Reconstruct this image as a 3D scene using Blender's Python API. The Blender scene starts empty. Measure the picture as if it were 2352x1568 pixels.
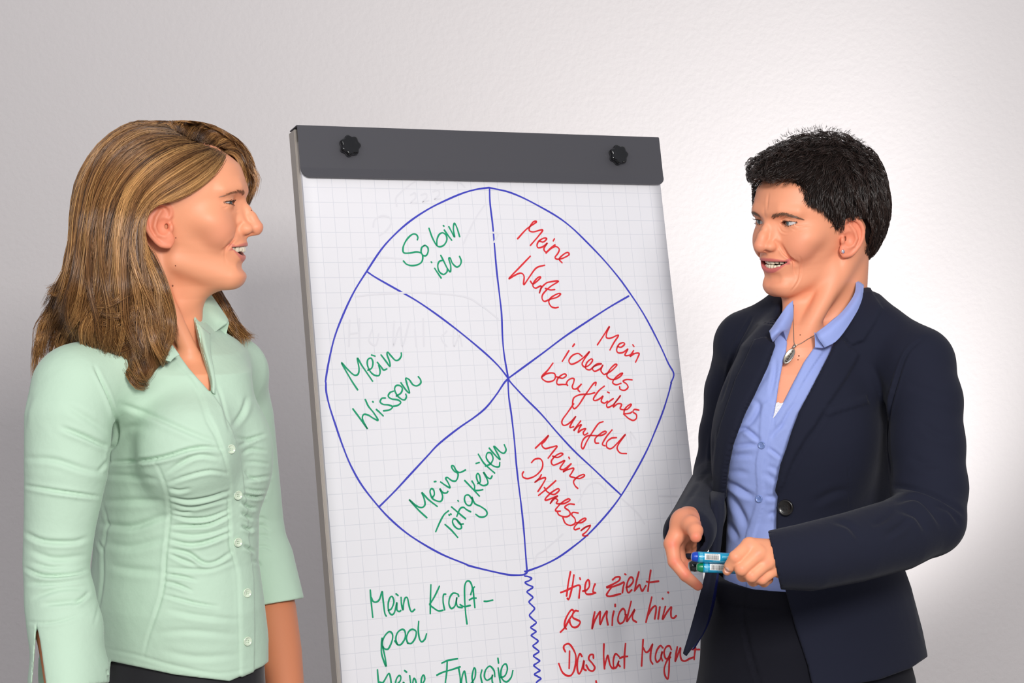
import bpy, bmesh, math, random
import numpy as np
from mathutils import Vector, Matrix

random.seed(7); RNG = np.random.default_rng(7)
C = bpy.context.scene
COL = C.collection
# ------------------------------------------------------------------ camera, world, lights, exposure
F = 4160.0; PITCH = 0.0453; CAMZ = 1.47
cam_d = bpy.data.cameras.new('camera'); cam = bpy.data.objects.new('camera', cam_d); COL.objects.link(cam)
cam_d.sensor_width = 36.0; cam_d.lens = F / 2352.0 * 36.0; cam_d.clip_start = 0.05; cam_d.clip_end = 50
cam.location = (0, 0, CAMZ); cam.rotation_euler = (math.pi / 2 - PITCH, 0, 0)
C.camera = cam
C.view_settings.view_transform = 'Standard'; C.view_settings.look = 'None'
C.view_settings.gamma = 1.0; C.view_settings.exposure = 0.0; C.view_settings.use_curve_mapping = False

w = bpy.data.worlds.new('world'); C.world = w; w.use_nodes = True
w.node_tree.nodes['Background'].inputs[0].default_value = (0.92, 0.93, 1.0, 1)
w.node_tree.nodes['Background'].inputs[1].default_value = 0.43

def area(name, loc, target, sx, sy, power, col=(1, 1, 1), spread=180):
    d = bpy.data.lights.new(name, 'AREA'); d.shape = 'RECTANGLE'; d.size = sx; d.size_y = sy
    d.energy = power; d.color = col; d.spread = math.radians(spread)
    o = bpy.data.objects.new(name, d); COL.objects.link(o); o.location = loc
    o.rotation_euler = (Vector(target) - Vector(loc)).to_track_quat('-Z', 'Y').to_euler(); return o
def spot(name, loc, target, power, ang, blend, rad, col=(1, 1, 1)):
    d = bpy.data.lights.new(name, 'SPOT'); d.energy = power; d.spot_size = math.radians(ang); d.spot_blend = blend
    d.shadow_soft_size = rad; d.color = col
    o = bpy.data.objects.new(name, d); COL.objects.link(o); o.location = loc
    o.rotation_euler = (Vector(target) - Vector(loc)).to_track_quat('-Z', 'Y').to_euler(); return o
area('softbox_key', (0.60, -0.35, 2.25), (0.1, 2.7, 1.3), 0.5, 0.5, 66, (1, 0.985, 0.96))
area('softbox_fill', (-0.7, -0.9, 2.7), (-0.1, 2.8, 1.2), 1.8, 1.4, 32, (1, 0.99, 0.97))
spot('wall_spot', (0.92, 3.28, 0.40), (0.50, 4.15, 1.50), 78, 84, 1.0, 0.12, (1, 1, 1))

spot('wall_spot_upper', (1.10, 3.45, 1.05), (0.38, 4.15, 2.05), 16, 62, 1.0, 0.1, (1, 1, 1))
# ------------------------------------------------------------------ pixel <-> world helpers (tracing the photograph at a chosen distance)
def ray(px, py):
    vx = (px - 1176.0) / F; vy = (784.0 - py) / F
    return np.array([vx, math.cos(PITCH) + vy * math.sin(PITCH), -math.sin(PITCH) + vy * math.cos(PITCH)])
def W(px, py, d):
    r = ray(px, py); return r * (d / r[1]) + np.array([0, 0, CAMZ])
def PX(P):                      # world points (N,3) -> pixel arrays
    P = np.asarray(P); z = P[..., 2] - CAMZ; y = P[..., 1]
    fw = y * math.cos(PITCH) - z * math.sin(PITCH); up = y * math.sin(PITCH) + z * math.cos(PITCH)
    return 1176 + F * P[..., 0] / fw, 784 - F * up / fw

# ------------------------------------------------------------------ materials
def srgb(r, g, b):
    f = lambda c: (c / 255.0 / 12.92) if c <= 10 else ((c / 255.0 + 0.055) / 1.055) ** 2.4
    return (f(r), f(g), f(b), 1.0)
def mat(name, col, rough=0.6, metal=0.0, spec=0.5, sheen=0.0, coat=0.0, bump=None, attr=None, sss=0.0, var=None, aniso=0, back=None, trans=0):
    m = bpy.data.materials.new(name); m.use_nodes = True; nt = m.node_tree; b = nt.nodes['Principled BSDF']
    b.inputs['Base Color'].default_value = col if len(col) == 4 else (*col, 1)
    b.inputs['Roughness'].default_value = rough; b.inputs['Metallic'].default_value = metal
    b.inputs['Specular IOR Level'].default_value = spec
    b.inputs['Coat Weight'].default_value = coat
    if sheen: b.inputs['Sheen Weight'].default_value = sheen; b.inputs['Sheen Roughness'].default_value = 0.4
    if aniso: b.inputs['Anisotropic'].default_value = aniso
    if trans: b.inputs['Transmission Weight'].default_value = trans
    if sss:
        b.inputs['Subsurface Weight'].default_value = sss
        b.inputs['Subsurface Radius'].default_value = (1.0, 0.35, 0.2); b.inputs['Subsurface Scale'].default_value = 0.006
    cout = None
    tc = nt.nodes.new('ShaderNodeTexCoord')
    if attr:
        a = nt.nodes.new('ShaderNodeAttribute'); a.attribute_name = attr; cout = a.outputs['Color']
    if var:   # (scale, amount) small colour variation of the thing itself
        n = nt.nodes.new('ShaderNodeTexNoise'); n.inputs['Scale'].default_value = var[0]; n.inputs['Detail'].default_value = 4
        nt.links.new(tc.outputs['Object'], n.inputs['Vector'])
        mr = nt.nodes.new('ShaderNodeMapRange'); mr.inputs['From Min'].default_value = .3; mr.inputs['From Max'].default_value = .7
        mr.inputs['To Min'].default_value = 1 - var[1]; mr.inputs['To Max'].default_value = 1 + var[1]
        nt.links.new(n.outputs['Fac'], mr.inputs['Value'])
        mx = nt.nodes.new('ShaderNodeVectorMath'); mx.operation = 'SCALE'
        if cout is None:
            rgb = nt.nodes.new('ShaderNodeRGB'); rgb.outputs[0].default_value = b.inputs['Base Color'].default_value; cout = rgb.outputs[0]
        nt.links.new(cout, mx.inputs[0]); nt.links.new(mr.outputs[0], mx.inputs['Scale']); cout = mx.outputs[0]
    if cout is not None: nt.links.new(cout, b.inputs['Base Color'])
    if bump:  # list of (scale, strength, distance, kind)
        prev = None
        for sc, st, di, kind in bump:
            if kind == 'noise':
                n = nt.nodes.new('ShaderNodeTexNoise'); n.inputs['Scale'].default_value = sc; n.inputs['Detail'].default_value = 5; o = n.outputs['Fac']
            elif kind == 'weave':
                n = nt.nodes.new('ShaderNodeTexWave'); n.inputs['Scale'].default_value = sc; n.bands_direction = 'DIAGONAL'; n.inputs['Distortion'].default_value = 2; o = n.outputs['Fac']
            else:
                n = nt.nodes.new('ShaderNodeTexVoronoi'); n.inputs['Scale'].default_value = sc; o = n.outputs['Distance']
            nt.links.new(tc.outputs['Object'], n.inputs['Vector'])
            bp = nt.nodes.new('ShaderNodeBump'); bp.inputs['Strength'].default_value = st; bp.inputs['Distance'].default_value = di
            nt.links.new(o, bp.inputs['Height'])
            if prev: nt.links.new(prev.outputs[0], bp.inputs['Normal'])
            prev = bp
        nt.links.new(prev.outputs[0], b.inputs['Normal'])
    return m

# ------------------------------------------------------------------ object helpers
def mesh_obj(name, verts, faces, m=None, parent=None, smooth=True):
    me = bpy.data.meshes.new(name)
    if isinstance(faces, np.ndarray):
        v = np.ascontiguousarray(verts, dtype=np.float32); k = faces.shape[1]
        me.vertices.add(len(v)); me.vertices.foreach_set('co', v.ravel())
        me.loops.add(faces.size); me.loops.foreach_set('vertex_index', faces.astype(np.int32).ravel())
        me.polygons.add(len(faces)); me.polygons.foreach_set('loop_start', np.arange(0, faces.size, k, dtype=np.int32))
        me.update(calc_edges=True)
    else:
        me.from_pydata([tuple(float(c) for c in v) for v in verts], [], faces); me.update()
    if smooth: me.polygons.foreach_set('use_smooth', np.ones(len(me.polygons), dtype=bool))
    o = bpy.data.objects.new(name, me); COL.objects.link(o)
    if m: me.materials.append(m)
    if parent: o.parent = parent
    return o
def empty(name, loc=(0, 0, 0)):
    o = bpy.data.objects.new(name, None); COL.objects.link(o); o.location = loc; o.empty_display_size = .1; return o
def tag(o, label=None, cat=None, group=None, kind=None):
    if label: o['label'] = label
    if cat: o['category'] = cat
    if group: o['group'] = group
    if kind: o['kind'] = kind
    return o
def bm_obj(name, bm, m=None, parent=None, smooth=False):
    me = bpy.data.meshes.new(name); bm.to_mesh(me); bm.free()
    if smooth: me.polygons.foreach_set('use_smooth', np.ones(len(me.polygons), dtype=bool))
    o = bpy.data.objects.new(name, me); COL.objects.link(o)
    if m: me.materials.append(m)
    if parent: o.parent = parent
    return o
def keep_at(o, parent):          # parent without moving (parents are only translated)
    o.parent = parent; o.matrix_parent_inverse = Matrix.Translation(-Vector(parent.location)); return o
def cr(pts, n=6, closed=False):  # Catmull-Rom through points
    P = np.asarray(pts, float)
    if len(P) < 3: return P if len(P) < 2 else np.array([P[0] + (P[1] - P[0]) * t for t in np.linspace(0, 1, 3)])
    Q = np.vstack([2 * P[0] - P[1], P, 2 * P[-1] - P[-2]]); out = []
    for i in range(1, len(Q) - 2):
        p0, p1, p2, p3 = Q[i - 1], Q[i], Q[i + 1], Q[i + 2]
        for k in range(n):
            t = k / n
            out.append(.5 * ((2 * p1) + (-p0 + p2) * t + (2 * p0 - 5 * p1 + 4 * p2 - p3) * t * t + (-p0 + 3 * p1 - 3 * p2 + p3) * t ** 3))
    out.append(P[-1]); return np.array(out)
def tube(pts, rad, sides=8, cap=True):
    P = np.asarray(pts, float); n = len(P); R = np.full(n, rad) if np.isscalar(rad) else np.asarray(rad)
    T = np.gradient(P, axis=0); T /= np.linalg.norm(T, axis=1)[:, None] + 1e-12
    up = np.array([0, 0, 1.]) if abs(T[0][2]) < .9 else np.array([0, 1., 0])
    N = np.cross(T[0], up); N /= np.linalg.norm(N); V = []
    for i in range(n):
        N = N - T[i] * (N @ T[i]); N /= np.linalg.norm(N) + 1e-12; B = np.cross(T[i], N)
        for k in range(sides):
            a = 2 * math.pi * k / sides; V.append(P[i] + R[i] * (math.cos(a) * N + math.sin(a) * B))
    Fc = [(i * sides + k, i * sides + (k + 1) % sides, (i + 1) * sides + (k + 1) % sides, (i + 1) * sides + k) for i in range(n - 1) for k in range(sides)]
    if cap: Fc += [tuple(range(sides))[::-1], tuple(range((n - 1) * sides, n * sides))]
    return V, Fc
class MB:
    def __init__(s): s.v = []; s.f = []
    def add(s, vf):
        o = len(s.v); s.v += list(vf[0]); s.f += [tuple(i + o for i in f) for f in vf[1]]; return s
    def build(s, name, m, parent=None, smooth=True): return mesh_obj(name, s.v, s.f, m, parent, smooth)
# ------------------------------------------------------------------ room
M_WALL = mat('wall_paint', srgb(226, 220, 219), 0.85, spec=.2, bump=[(85, .32, .004, 'noise'), (30, .16, .003, 'noise')])
M_FLOOR = mat('floor_grey_vinyl', srgb(150, 148, 146), 0.5, var=(6, .05))
def box(lo, hi, name, m, parent=None, kind=None, bev=0):
    bm = bmesh.new(); bmesh.ops.create_cube(bm, size=1)
    for v in bm.verts: v.co = Vector([lo[i] + (v.co[i] + .5) * (hi[i] - lo[i]) for i in range(3)])
    if bev: bmesh.ops.bevel(bm, geom=bm.edges[:], offset=bev, segments=2, affect='EDGES')
    o = bm_obj(name, bm, m, parent)
    if kind: o['kind'] = kind
    return o
WALLY = 4.15
box((-4.2, WALLY, -0.0), (4.2, WALLY + .12, 3.0), 'wall_back', M_WALL, kind='structure')
box((-4.2, -3.2, -0.1), (4.2, WALLY + .12, 0.0), 'floor', M_FLOOR, kind='structure')
box((-4.2, WALLY - .015, 0.0), (4.2, WALLY, 0.08), 'baseboard_back', mat('baseboard_white', srgb(225, 223, 220), .5), kind='structure')

# ------------------------------------------------------------------ flip chart
BO = np.array([-0.3512, 2.9605, 0.2147 + CAMZ]); YAW, LEAN, BWID = 0.4531, 0.2171, 0.6793
BU = np.array([math.cos(YAW), math.sin(YAW), 0]); _bk = np.array([-math.sin(YAW), math.cos(YAW), 0])
BV = np.array([0, 0, -math.cos(LEAN)]) - _bk * math.sin(LEAN); BN = np.cross(BU, BV); BN = BN if BN[1] < 0 else -BN
def BP(a, b, n=0.0): return BO + BU * a + BV * b + BN * n
def to_board(px, py, n=0.0):
    r = ray(px, py); o = np.array([0, 0, CAMZ]); t = ((BO + BN * n - o) @ BN) / (r @ BN); q = o + r * t - BO
    return q @ BU, q @ BV
def bslab(a0, a1, b0, b1, n0, n1, name, m, parent, bev=0.0, round_low=0.0):
    bm = bmesh.new(); 
    if round_low:
        pts = [(a0, b0), (a1, b0)]
        for k in range(9):
            t = k / 8 * math.pi / 2; pts.append((a1 - round_low + round_low * math.cos(t), b1 - round_low + round_low * math.sin(t)))
        for k in range(9):
            t = math.pi / 2 + k / 8 * math.pi / 2; pts.append((a0 + round_low + round_low * math.cos(t), b1 - round_low + round_low * math.sin(t)))
    else: pts = [(a0, b0), (a1, b0), (a1, b1), (a0, b1)]
    f = bm.faces.new([bm.verts.new(BP(a, b, n0)) for a, b in pts])
    e = bmesh.ops.extrude_face_region(bm, geom=[f])
    for v in [g for g in e['geom'] if isinstance(g, bmesh.types.BMVert)]: v.co += Vector(BN * (n1 - n0))
    bmesh.ops.recalc_face_normals(bm, faces=bm.faces[:])
    if bev: bmesh.ops.bevel(bm, geom=bm.edges[:], offset=bev, segments=2, affect='EDGES')
    return bm_obj(name, bm, m, parent)
chart = tag(empty('flip_chart'), 'white flip chart with dark grey clamp bar, leaning back between the two women', 'flip chart')
M_ALU = mat('frame_aluminium', srgb(176, 168, 160), .42, metal=.55, bump=[(300, .1, .0005, 'noise')])
M_BACK = mat('board_white', srgb(228, 228, 230), .35)
M_BAR = mat('bar_dark_grey_plastic', srgb(80, 79, 84), .42, spec=.4, bump=[(900, .12, .0003, 'noise')])
M_KNOB = mat('knob_black_plastic', srgb(10, 10, 12), .12, coat=.5)
M_SHEET = mat('pad_sheets', srgb(236, 234, 238), .75)
BH = 1.06
bslab(0, BWID - .004, .003, BH, -.026, -.011, 'board', M_BACK, chart, .001)
# aluminium frame rails around the board
bslab(-.0015, .018, .001, BH, -.034, -.008, 'frame_rail', M_ALU, chart, .0012)
bslab(BWID - .022, BWID - .003, .001, BH, -.034, -.008, 'frame_rail', M_ALU, chart, .0012)
bslab(.018, BWID - .022, BH - .022, BH, -.034, -.008, 'frame_rail', M_ALU, chart, .0012)
pad = bslab(.004, BWID - .0035, .022, BH - .03, -.008, -.0012, 'paper_pad', M_SHEET, chart)
# printed paper: procedural 25 mm squares in the board's own coordinates
def paper_mat():
    m = bpy.data.materials.new('squared_paper'); m.use_nodes = True; nt = m.node_tree; b = nt.nodes['Principled BSDF']
    b.inputs['Roughness'].default_value = .7; b.inputs['Specular IOR Level'].default_value = .25
    uv = nt.nodes.new('ShaderNodeUVMap'); sp = nt.nodes.new('ShaderNodeSeparateXYZ'); nt.links.new(uv.outputs[0], sp.inputs[0])
    outs = []
    for ax, off in ((0, .0), (1, .0)):
        dv = nt.nodes.new('ShaderNodeMath'); dv.operation = 'DIVIDE'; dv.inputs[1].default_value = .025; nt.links.new(sp.outputs[ax], dv.inputs[0])
        ad = nt.nodes.new('ShaderNodeMath'); ad.operation = 'ADD'; ad.inputs[1].default_value = off; nt.links.new(dv.outputs[0], ad.inputs[0])
        fr = nt.nodes.new('ShaderNodeMath'); fr.operation = 'PINGPONG'; fr.inputs[1].default_value = .5; nt.links.new(ad.outputs[0], fr.inputs[0])
        lt = nt.nodes.new('ShaderNodeMapRange'); lt.inputs['From Min'].default_value = .008; lt.inputs['From Max'].default_value = .026
        lt.inputs['To Min'].default_value = 1; lt.inputs['To Max'].default_value = 0; nt.links.new(fr.outputs[0], lt.inputs['Value']); outs.append(lt.outputs[0])
    mx = nt.nodes.new('ShaderNodeMath'); mx.operation = 'MAXIMUM'; nt.links.new(outs[0], mx.inputs[0]); nt.links.new(outs[1], mx.inputs[1])
    mc = nt.nodes.new('ShaderNodeMixRGB'); mc.inputs[1].default_value = srgb(243, 241, 245); mc.inputs[2].default_value = srgb(222, 222, 229)
    nt.links.new(mx.outputs[0], mc.inputs[0]); nt.links.new(mc.outputs[0], b.inputs['Base Color'])
    return m
def sheet():
    na, nb = 24, 40; V = []; Fc = []; UV = []
    a0, a1, b0, b1 = .0035, BWID - .003, .024, BH - .028
    for j in range(nb + 1):
        for i in range(na + 1):
            a = a0 + (a1 - a0) * i / na; b = b0 + (b1 - b0) * j / nb
            V.append(BP(a, b, 0.0)); UV.append((a - .0035, b))
    for j in range(nb):
        for i in range(na):
            k = j * (na + 1) + i; Fc.append((k, k + na + 1, k + na + 2, k + 1))
    o = mesh_obj('paper_sheet', V, Fc, paper_mat(), chart)
    l = o.data.uv_layers.new(name='UVMap')
    for p in o.data.polygons:
        for li, vi in zip(p.loop_indices, p.vertices): l.data[li].uv = UV[vi]
    md = o.modifiers.new('thick', 'SOLIDIFY'); md.thickness = .0007; md.offset = -1
    return o
paper = sheet()
# clamp bar: flat face, folded lower lip, top return
M_BARo = M_BAR
bm = bmesh.new()
r = .014; W0, W1 = 0.0, BWID + .0015; H = .0855
pts = [(W0, -.001), (W1, -.001)] + [(W1 - r + r * math.cos(t), H - r + r * math.sin(t)) for t in np.linspace(0, math.pi / 2, 9)] + [(W0 + r + r * math.cos(t), H - r + r * math.sin(t)) for t in np.linspace(math.pi / 2, math.pi, 9)]
def bar_n(b): return .0045 + (0.006 * max(0, (b - .069) / .018) ** 1.0 if b > .069 else 0)
# build as strips so the fold reads
rows = [-.001, .02, .045, .0685, .0715, .078, H]
def xr(b):
    if b <= H - r: return W0, W1
    d = r - math.sqrt(max(0, r * r - (b - (H - r)) ** 2)); return W0 + d, W1 - d
rows = [-.001, .02, .045, .0685, .0700] + [H - r + r * math.sin(t) for t in np.linspace(0.15, math.pi / 2, 8)]
rows = sorted(set(round(x, 5) for x in rows))
prev = None
for b in rows:
    x0, x1 = xr(b); cur = [bm.verts.new(BP(x0 + (x1 - x0) * k / 4, b, .0045 + (.0035 * (b - .069) / .016 if b > .069 else 0))) for k in range(5)]
    if prev:
        for k in range(4): bm.faces.new((prev[k], cur[k], cur[k + 1], prev[k + 1]))
    prev = cur
bar = bm_obj('clamp_bar', bm, M_BAR, chart)
md = bar.modifiers.new('t', 'SOLIDIFY'); md.thickness = .0018; md.offset = 0
bslab(-.001, BWID + .0015, -.0025, -.0005, -.030, .005, 'bar_top_flange', M_BAR, chart, .0004)
def knob(px, py):
    a, b = to_board(px, py, .015); V = []; Fc = []; NS = 84
    prof = [(0.55, .004), (.72, .0042), (.78, .008), (.97, .009), (1.0, .0115), (.99, .016), (.93, .0185), (.82, .0195), (.62, .0188), (.40, .0182), (.2, .018), (.0, .018)]
    for rr, n in prof:
        for k in range(NS):
            t = 2 * math.pi * k / NS; lob = 1 + .085 * math.cos(7 * t + .2) * (1 if rr > .75 else rr)
            R = .0168 * rr * lob; V.append(BP(a + R * math.cos(t), b + R * math.sin(t), n))
    for i in range(len(prof) - 1):
        for k in range(NS): Fc.append((i * NS + k, i * NS + (k + 1) % NS, (i + 1) * NS + (k + 1) % NS, (i + 1) * NS + k))
    return mesh_obj('knob', V, Fc, M_KNOB, chart)
knob(805, 334); knob(1422, 355)
# tray, legs and floor feet below the picture
bslab(.03, BWID - .03, BH, BH + .006, -.03, .07, 'pen_tray', M_BAR, chart, .001)
mbk = []
for a in (.06, BWID - .06):
    v, f = tube([BP(a, .5, -.045), BP(a, BH, -.045), [BP(a, 1.75, -.05)[0], BP(a, 1.75, -.05)[1] - .0, .012]], .011, 10); mesh_obj('leg', v, f, M_ALU, chart)
top = BP(BWID / 2, .35, -.045); ft = top - BN * .62; ft[2] = .012
v, f = tube([top, ft], .011, 10); mesh_obj('leg', v, f, M_ALU, chart)

# ------------------------------------------------------------------ handwriting
ZA = (720, 400, 3.137); ZB = (1120, 400, 3.135); ZC = (720, 880, 3.408); ZD = (1140, 880, 3.408); Z5 = (760, 1280, 4.704); Z7 = (740, 1330, 4.704); Z6 = (1180, 1280, 5.113); ZP = (0, 0, 1.0); ZE = (1230, 820, 6.4)
def pz(z, s): 
    out = []
    for q in s.split():
        x, y = q.split(','); out.append((z[0] + float(x) / z[2], z[1] + float(y) / z[2]))
    return out
INK_B = mat('ink_blue', srgb(62, 66, 196), .45); INK_G = mat('ink_green', srgb(0, 160, 112), .45); INK_R = mat('ink_red', srgb(234, 42, 50), .45)
_ink_n = [0]
def ribbons(name, strokes, m, width=.0028, parent=None):
    V = []; Fc = []
    for z, s in strokes:
        P = pz(z, s) if isinstance(s, str) else s
        if len(P) == 1: P = [P[0], (P[0][0] + 1.2, P[0][1] + 1.2)]
        P = np.array([to_board(*p) for p in P])
        Q = cr(P, 7); 
        T = np.gradient(Q, axis=0); L = np.linalg.norm(T, axis=1)[:, None] + 1e-9; T = T / L; N = np.c_[-T[:, 1], T[:, 0]]
        # round ends
        _ink_n[0] += 1; h = .00025 + (_ink_n[0] % 7) * .00003
        hw = width / 2; rows = []
        for t in (60, 30): rows.append((Q[0] - T[0] * hw * math.sin(math.radians(t)), N[0] * hw * math.cos(math.radians(t))))
        for i in range(len(Q)):
            wv = 1 + .10 * math.sin(i * .37 + _ink_n[0]); rows.append((Q[i], N[i] * hw * wv))
        for t in (30, 60): rows.append((Q[-1] + T[-1] * hw * math.sin(math.radians(t)), N[-1] * hw * math.cos(math.radians(t))))
        o = len(V)
        for c, nn in rows:
            V.append(BP(*(c + nn), h)); V.append(BP(*(c - nn), h))
        for i in range(len(rows) - 1): Fc.append((o + 2 * i, o + 2 * i + 1, o + 2 * i + 3, o + 2 * i + 2))
    o = mesh_obj(name, V, Fc, m, parent or paper, smooth=False)
    if name == 'faint_marks': o['kind'] = 'stuff'
    return o
CEN = (1167, 869)
ribbons('drawn_wheel', [(ZP, pz(ZA, '1265,97 1180,108 1080,135 960,185 830,250 700,335 590,430 490,540 383,700 290,850 210,1020 150,1180 110,1350 88,1480') + pz(ZC, '97,0 100,70 125,180 170,320 225,480 290,640 380,800 512,968 620,1080 740,1180 880,1270 1020,1345 1180,1410') + pz(Z5, '1500,90 1700,140 1900,183 2000,190 2080,185 2115,165 2118,150 2095,150')),
    (ZP, pz(ZB, '10,97 60,107 150,128 250,168 370,230 500,305 600,380 700,475 830,610 940,740 1020,850 1110,985 1180,1110 1250,1250 1300,1360 1340,1437 1320,1500') + pz(ZD, '1368,0 1345,90 1300,230 1240,380 1180,520 1090,690 975,880 860,1030 720,1180 600,1280 480,1365 360,1425 240,1470')),
    (ZP, pz(ZA, '383,700 450,745 600,830 740,910 880,1005 1020,1110 1150,1215 1260,1310 1340,1390 1403,1470')),
    (ZP, pz(ZA, '1268,97 1272,210 1290,360 1305,530 1320,700 1340,870 1355,1010 1362,1180 1375,1310 1403,1470')),
    (ZP, pz(ZB, '147,1470 250,1395 400,1285 560,1165 740,1045 880,955 1015,877')),
    (ZP, [CEN] + pz(ZC, '1490,0 1430,90 1350,190 1260,265 1130,355 980,475 890,570 760,710 640,840 512,968')),
    (ZP, [CEN] + pz(ZD, '92,0 98,110 118,250 140,440 155,620 175,800 195,960 215,1150 228,1320 240,1470')),
    (ZP, [CEN] + pz(ZD, '118,0 230,120 350,240 480,390 610,530 760,670 880,785 975,873'))], INK_B, .0030)
wav = pz(Z5, '2095,200 2130,205 2168,225 2140,250 2098,268 2130,295 2182,318 2150,345 2118,370 2150,400 2182,430 2160,455 2140,480 2165,510 2200,550 2170,590 2145,625 2180,665 2218,700 2190,730 2158,755 2190,780 2216,800 2190,820 2165,842 2200,870 2238,900 2210,930 2182,955 2215,985 2248,1015 2215,1040 2188,1062 2220,1090 2255,1115 2225,1140 2192,1165 2225,1195 2258,1220 2228,1240 2198,1262 2235,1285 2270,1308 2240,1330 2220,1355 2250,1385 2280,1405 2250,1430 2225,1455')
ribbons('wavy_line', [(ZP, wav)], INK_B, .0028)
def word(name, z, txt, m, wd=.0028): return ribbons(name, [(z, s.strip()) for s in txt.split('|')], m, wd)
word('handwritten_word', ZA, '748,472 752,455 740,435 715,432 685,455 660,490 645,530 650,565 690,568 740,560 775,568 787,595 780,630 750,652 705,658 670,648 648,625|800,513 780,528 775,560 790,585 812,585 825,560 824,530 805,513 795,516', INK_G)
word('handwritten_word', ZA, '832,390 855,455 885,510 910,522 940,510 960,475 955,440 930,422 905,435 890,470 888,510|942,402 965,435 995,475|935,370 940,374|975,378 995,415 1016,452 1008,400 1010,365 1018,355 1035,390 1053,450', INK_G)
word('handwritten_word', ZA, '873,678 895,712 920,748|848,632|930,620 905,630 895,660 905,700 935,722 960,705 965,680|917,585 940,630 965,680 985,702 988,660 975,610 985,605 1000,640 1030,668 1055,655 1064,625 1052,592', INK_G)
word('handwritten_word', ZA, '318,1553 270,1480 202,1360 240,1400 290,1445 320,1440 328,1400 316,1325 350,1380 425,1490|392,1412 420,1395 428,1355 415,1325 392,1335 388,1370 405,1415 435,1445 470,1450 480,1420 470,1375|460,1355 485,1385 505,1410 528,1402|418,1302 443,1310|487,1302 520,1345 550,1384 548,1350 530,1300 535,1282 560,1310 590,1340 615,1335 632,1310 632,1288', INK_G)
word('handwritten_word', ZC, '308,200 360,270 422,357 395,310 382,270 395,243 430,250 470,275 505,288 470,230 430,180 405,127|492,205 520,230 545,255|463,143|562,115 535,118 522,145 545,165 590,170 618,185 595,208 548,215|625,62 600,72 585,100 610,122 660,130 683,150 660,172 615,182|648,100 685,75 695,40 675,18 645,20 635,50 655,95 690,125 715,128 727,105 722,85|684,-4 722,51 752,75 732,7 722,-39 750,-27 777,10 809,20 838,0 838,-27 820,-52', INK_G)
word('handwritten_word', ZC, '887,1052 820,990 748,910 800,955 845,972 872,950 865,900 848,855 900,910 968,963|930,895 945,870 940,835 922,825 912,850 930,900 970,922 1000,920 1010,880 988,825 1012,855 1040,858 1052,845|945,770 958,768|995,772 1035,800 1068,817 1055,780 1035,745 1050,738 1080,760 1110,765 1128,740 1130,705 1105,690 1085,665 1082,645 1098,648 1115,680 1145,698 1190,678', INK_G)
word('handwritten_word', ZC, '957,1160 985,1095 1020,1030 1057,997|1030,1105 1080,1150 1128,1205|1122,1068 1098,1060 1088,1085 1105,1120 1135,1140 1158,1130 1150,1100 1122,1068 1145,1100 1172,1100|1060,1028|1073,1022|1080,967 1130,1010 1190,1060|1122,1040 1145,985 1172,970 1200,990 1230,1005|1130,918|1240,905 1215,875 1188,880 1182,915 1200,950 1228,955 1242,925 1240,890 1262,940 1310,965 1350,995 1358,1025 1335,1045 1300,1045 1270,1025|1183,760 1240,820 1298,882|1240,765 1260,800 1262,835 1290,838 1325,832|1285,785 1305,770 1300,725 1285,705 1275,730 1290,775 1325,800 1360,790 1362,760 1330,695 1360,735 1385,745 1398,725|1272,627 1297,620|1290,555 1330,620 1375,665 1418,702|1345,648 1385,630 1405,590 1390,548 1362,545 1352,580 1375,620 1415,650 1452,652 1458,620|1375,507 1420,560 1460,597 1440,550 1412,500 1420,497 1460,535 1490,547 1507,520 1493,480', INK_G)
word('handwritten_word', ZB, '215,465 280,395 350,345 330,342 305,375 300,405 330,415 395,400 370,440 308,512|370,480 400,488 425,465 405,460 370,480 355,510 365,530 400,520 430,495 405,535 420,560 450,535 485,508|480,465 472,480|420,568 455,535 490,520 515,540 505,570 485,598 500,612 540,605 585,580 575,563 545,578 515,610 535,637', INK_R)
word('handwritten_word', ZB, '307,590 235,665 152,752 200,725 240,712 262,735 260,795 300,740 350,675 410,655|308,770 325,790 350,775 380,745 372,738 345,760 325,800 345,820 385,805 372,858 385,820 420,785 450,775 510,770 450,810 400,860 392,895 410,915 450,900 500,885 525,862 505,860 460,885 440,915 455,950 485,962 508,957|415,822 450,832 483,830', INK_R)
word('handwritten_word', ZB, '790,1228 835,1160 877,1095 858,1140 855,1175 885,1180 942,1158 910,1210 880,1265|935,1240 960,1245 985,1225 975,1212 945,1225 928,1262 940,1285 975,1282 1010,1258 988,1300 1010,1305 1050,1290|1045,1228 1053,1240|1050,1270 1025,1310 1060,1290 1090,1290 1080,1320 1065,1352', INK_R)
word('handwritten_word', ZB, '585,1270 560,1310 537,1347|612,1240 625,1222|680,1310 650,1290 610,1305 585,1340 600,1367 640,1355 690,1320 733,1277 700,1325 680,1365 700,1388 735,1370 755,1340 745,1330 715,1355 705,1395 735,1408 770,1380 820,1365 790,1365 755,1395 770,1418 810,1400 830,1372 815,1410 830,1435 845,1440 890,1415 930,1375 915,1370 880,1405 858,1450 885,1475 920,1475 955,1455 972,1432 950,1440 915,1470 900,1500 925,1515 960,1505|1040,1480 1000,1478 975,1490 1000,1510 1010,1535 985,1555 955,1548 950,1530', INK_R)
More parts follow.
